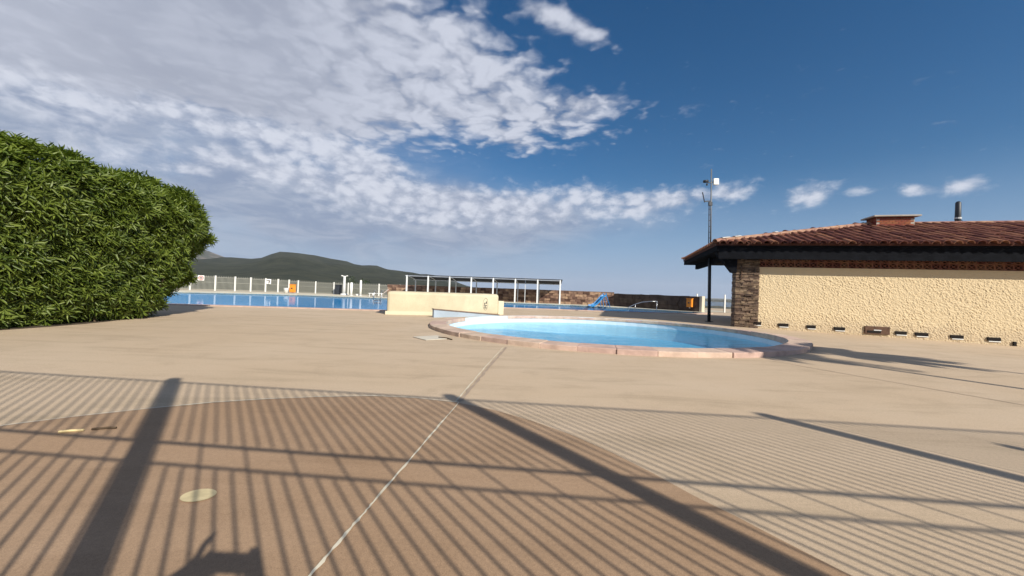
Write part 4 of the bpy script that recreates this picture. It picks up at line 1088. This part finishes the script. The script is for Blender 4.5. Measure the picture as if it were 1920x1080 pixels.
far_tab = [(-180, .5), (-75, 1.5), (-60, 2.4), (-50, 3.0), (-44, 3.3), (-41.7, 3.72), (-40.3, 3.75), (-38.8, 3.3), (-36.7, 2.65), (-34, 2.0), (-28, 1.0), (-20, .2), (-14, -.1), (180, -.2)]
def hill(name, tab, r_ridge, r_in, r_out, z_in, m_, a0, a1, na, nr, amp):
    V = []; Fq = []
    for j in range(nr):
        t = j / (nr - 1); r_ = r_in * (r_out / r_in) ** t
        for i in range(na):
            a = a0 + (a1 - a0) * i / (na - 1); e_ = interp(tab, a); zr = 1 + r_ridge * math.tan(R(e_))
            x, y = r_ * math.sin(R(a)), r_ * math.cos(R(a))
            if r_ <= r_ridge:
                s_ = (r_ - r_in) / (r_ridge - r_in); prof_ = sst(0, 1, s_) * .55 + .45 * s_ ** 1.6
            else: prof_ = max(0, 1 - ((r_ - r_ridge) / (r_out - r_ridge)) ** 1.2)
            nzv_ = fbm(x, y, r_ridge * .16) * amp * r_ridge * .02 * min(1, max(0, prof_)) * (1 if abs(r_ - r_ridge) > .12 * r_ridge else .35)
            V.append((x, y, z_in + (zr - z_in) * prof_ + nzv_))
    for j in range(nr - 1):
        for i in range(na - 1):
            k_ = j * na + i; Fq.append((k_, k_ + 1, k_ + na + 1, k_ + na))
    o_ = MB().add(V, Fq).build(name, m_, smooth=True); tag(o_, kind='structure'); return o_
def scrub(t, co, p, src):
    big = nz(co, .004, 5, .6, .5); mid = nz(co, .03, 6, .7, .3); fine = nz(co, .16, 4, .7)
    c = mixc(mid.sstep(.35, .65), (.024, .029, .018), (.052, .055, .034))
    c = mixc((fine.sstep(.4, .7) * .5), c, (.016, .02, .012))
    c = mixc((big.sstep(.58, .72) * .3), c, (.12, .105, .08))
    return c
M_scrub = mat('maquis_scrub', (.05, .06, .03), .95, .1, builder=scrub)
hill('hills', mid_tab, 1700, 46, 3200, -9, M_scrub, -180, 180, 361, 42, 1.0)
def rock(t, co, p, src):
    big = nz(co, .0035, 6, .65, .5); mid = nz(co, .02, 6, .7)
    return mixc((big * .6 + mid * .4).sstep(.46, .6), (.05, .055, .03), (.20, .16, .13))
hill('mountain', far_tab, 4200, 1900, 6200, -24, mat('rocky_scrub', (.08, .075, .06), .95, .1, builder=rock), -80, -8, 181, 26, 1.2)
def sea_b(t, co, p, src): return None
sea = MB().add([(13000 * math.cos(2 * math.pi * i / 64), 13000 * math.sin(2 * math.pi * i / 64), -20) for i in range(64)], [tuple(range(64))]).build('sea', mat('sea_water', (.03, .06, .09), .25, .5, var=.2, vscale=.01)); tag(sea, kind='structure')
# bushes beyond the seaward fence
def bush(label, x, y, z0, r_, h, seed):
    rd = np.random.default_rng(seed); rp = random.Random(seed)
    T = thing('distant_tree', label, 'tree', (x, y, z0), 0, 'trees below the terrace')
    lv = []; fc = []
    ctr = [(rp.uniform(-.55, .55) * r_, rp.uniform(-.55, .55) * r_, h * rp.uniform(.45, .9), r_ * rp.uniform(.3, .55)) for _ in range(14)]
    for (cx, cy, cz, rr) in ctr:
        for _ in range(150):
            d_ = rd.normal(size=3); d_ /= np.linalg.norm(d_); q = np.array([cx, cy, cz]) + d_ * rr * rd.uniform(.6, 1.05) * np.array([1, 1, .7])
            u_ = rd.normal(size=3); u_ /= np.linalg.norm(u_); w_ = np.cross(u_, d_); s_ = .10
            b_ = len(lv); lv += [tuple(q - u_ * s_), tuple(q + w_ * s_ * .6), tuple(q + u_ * s_), tuple(q - w_ * s_ * .6)]; fc.append((b_, b_ + 1, b_ + 2, b_ + 3))
    m_ = bpy.data.meshes.new('crown'); m_.from_pydata(lv, [], fc); m_.materials.append(M_bush); obj('crown', m_, T)
    MB().tube([(0, 0, -1.5), (0.1, 0, h * .4), (0, .1, h * .75)], [.14, .10, .04], 7).build('trunk', M_bark, T)
bush('dark green tree beyond the fence just right of the dark wall', 20.5, 39.5, -6, 2.0, 6.2, 5)
bush('small tree below the terrace seen between mast and pier', 27, 48, -8, 2.2, 7.8, 6)
bush('rounded tree rising over the far fence left of the pergola', -19.5, 48, -4.5, 2.4, 6.8, 8)

# ------------------------------------------------------------------ haze over the distance
hz = MB().box((0, 1000, 150), (18000, 18000, 372)).build('haze', None or M_white)
hz.data.materials.clear()
mh = bpy.data.materials.new('haze_air'); mh.use_nodes = True; t = mh.node_tree
for n_ in list(t.nodes):
    if n_.type != 'OUTPUT_MATERIAL': t.nodes.remove(n_)
pv = t.nodes.new('ShaderNodeVolumePrincipled'); pv.inputs['Color'].default_value = (.80, .88, 1.0, 1); pv.inputs['Density'].default_value = 0.00007; pv.inputs['Anisotropy'].default_value = 0.0
t.links.new(pv.outputs[0], t.nodes['Material Output'].inputs['Volume']); hz.data.materials.append(mh)
tag(hz, kind='stuff')
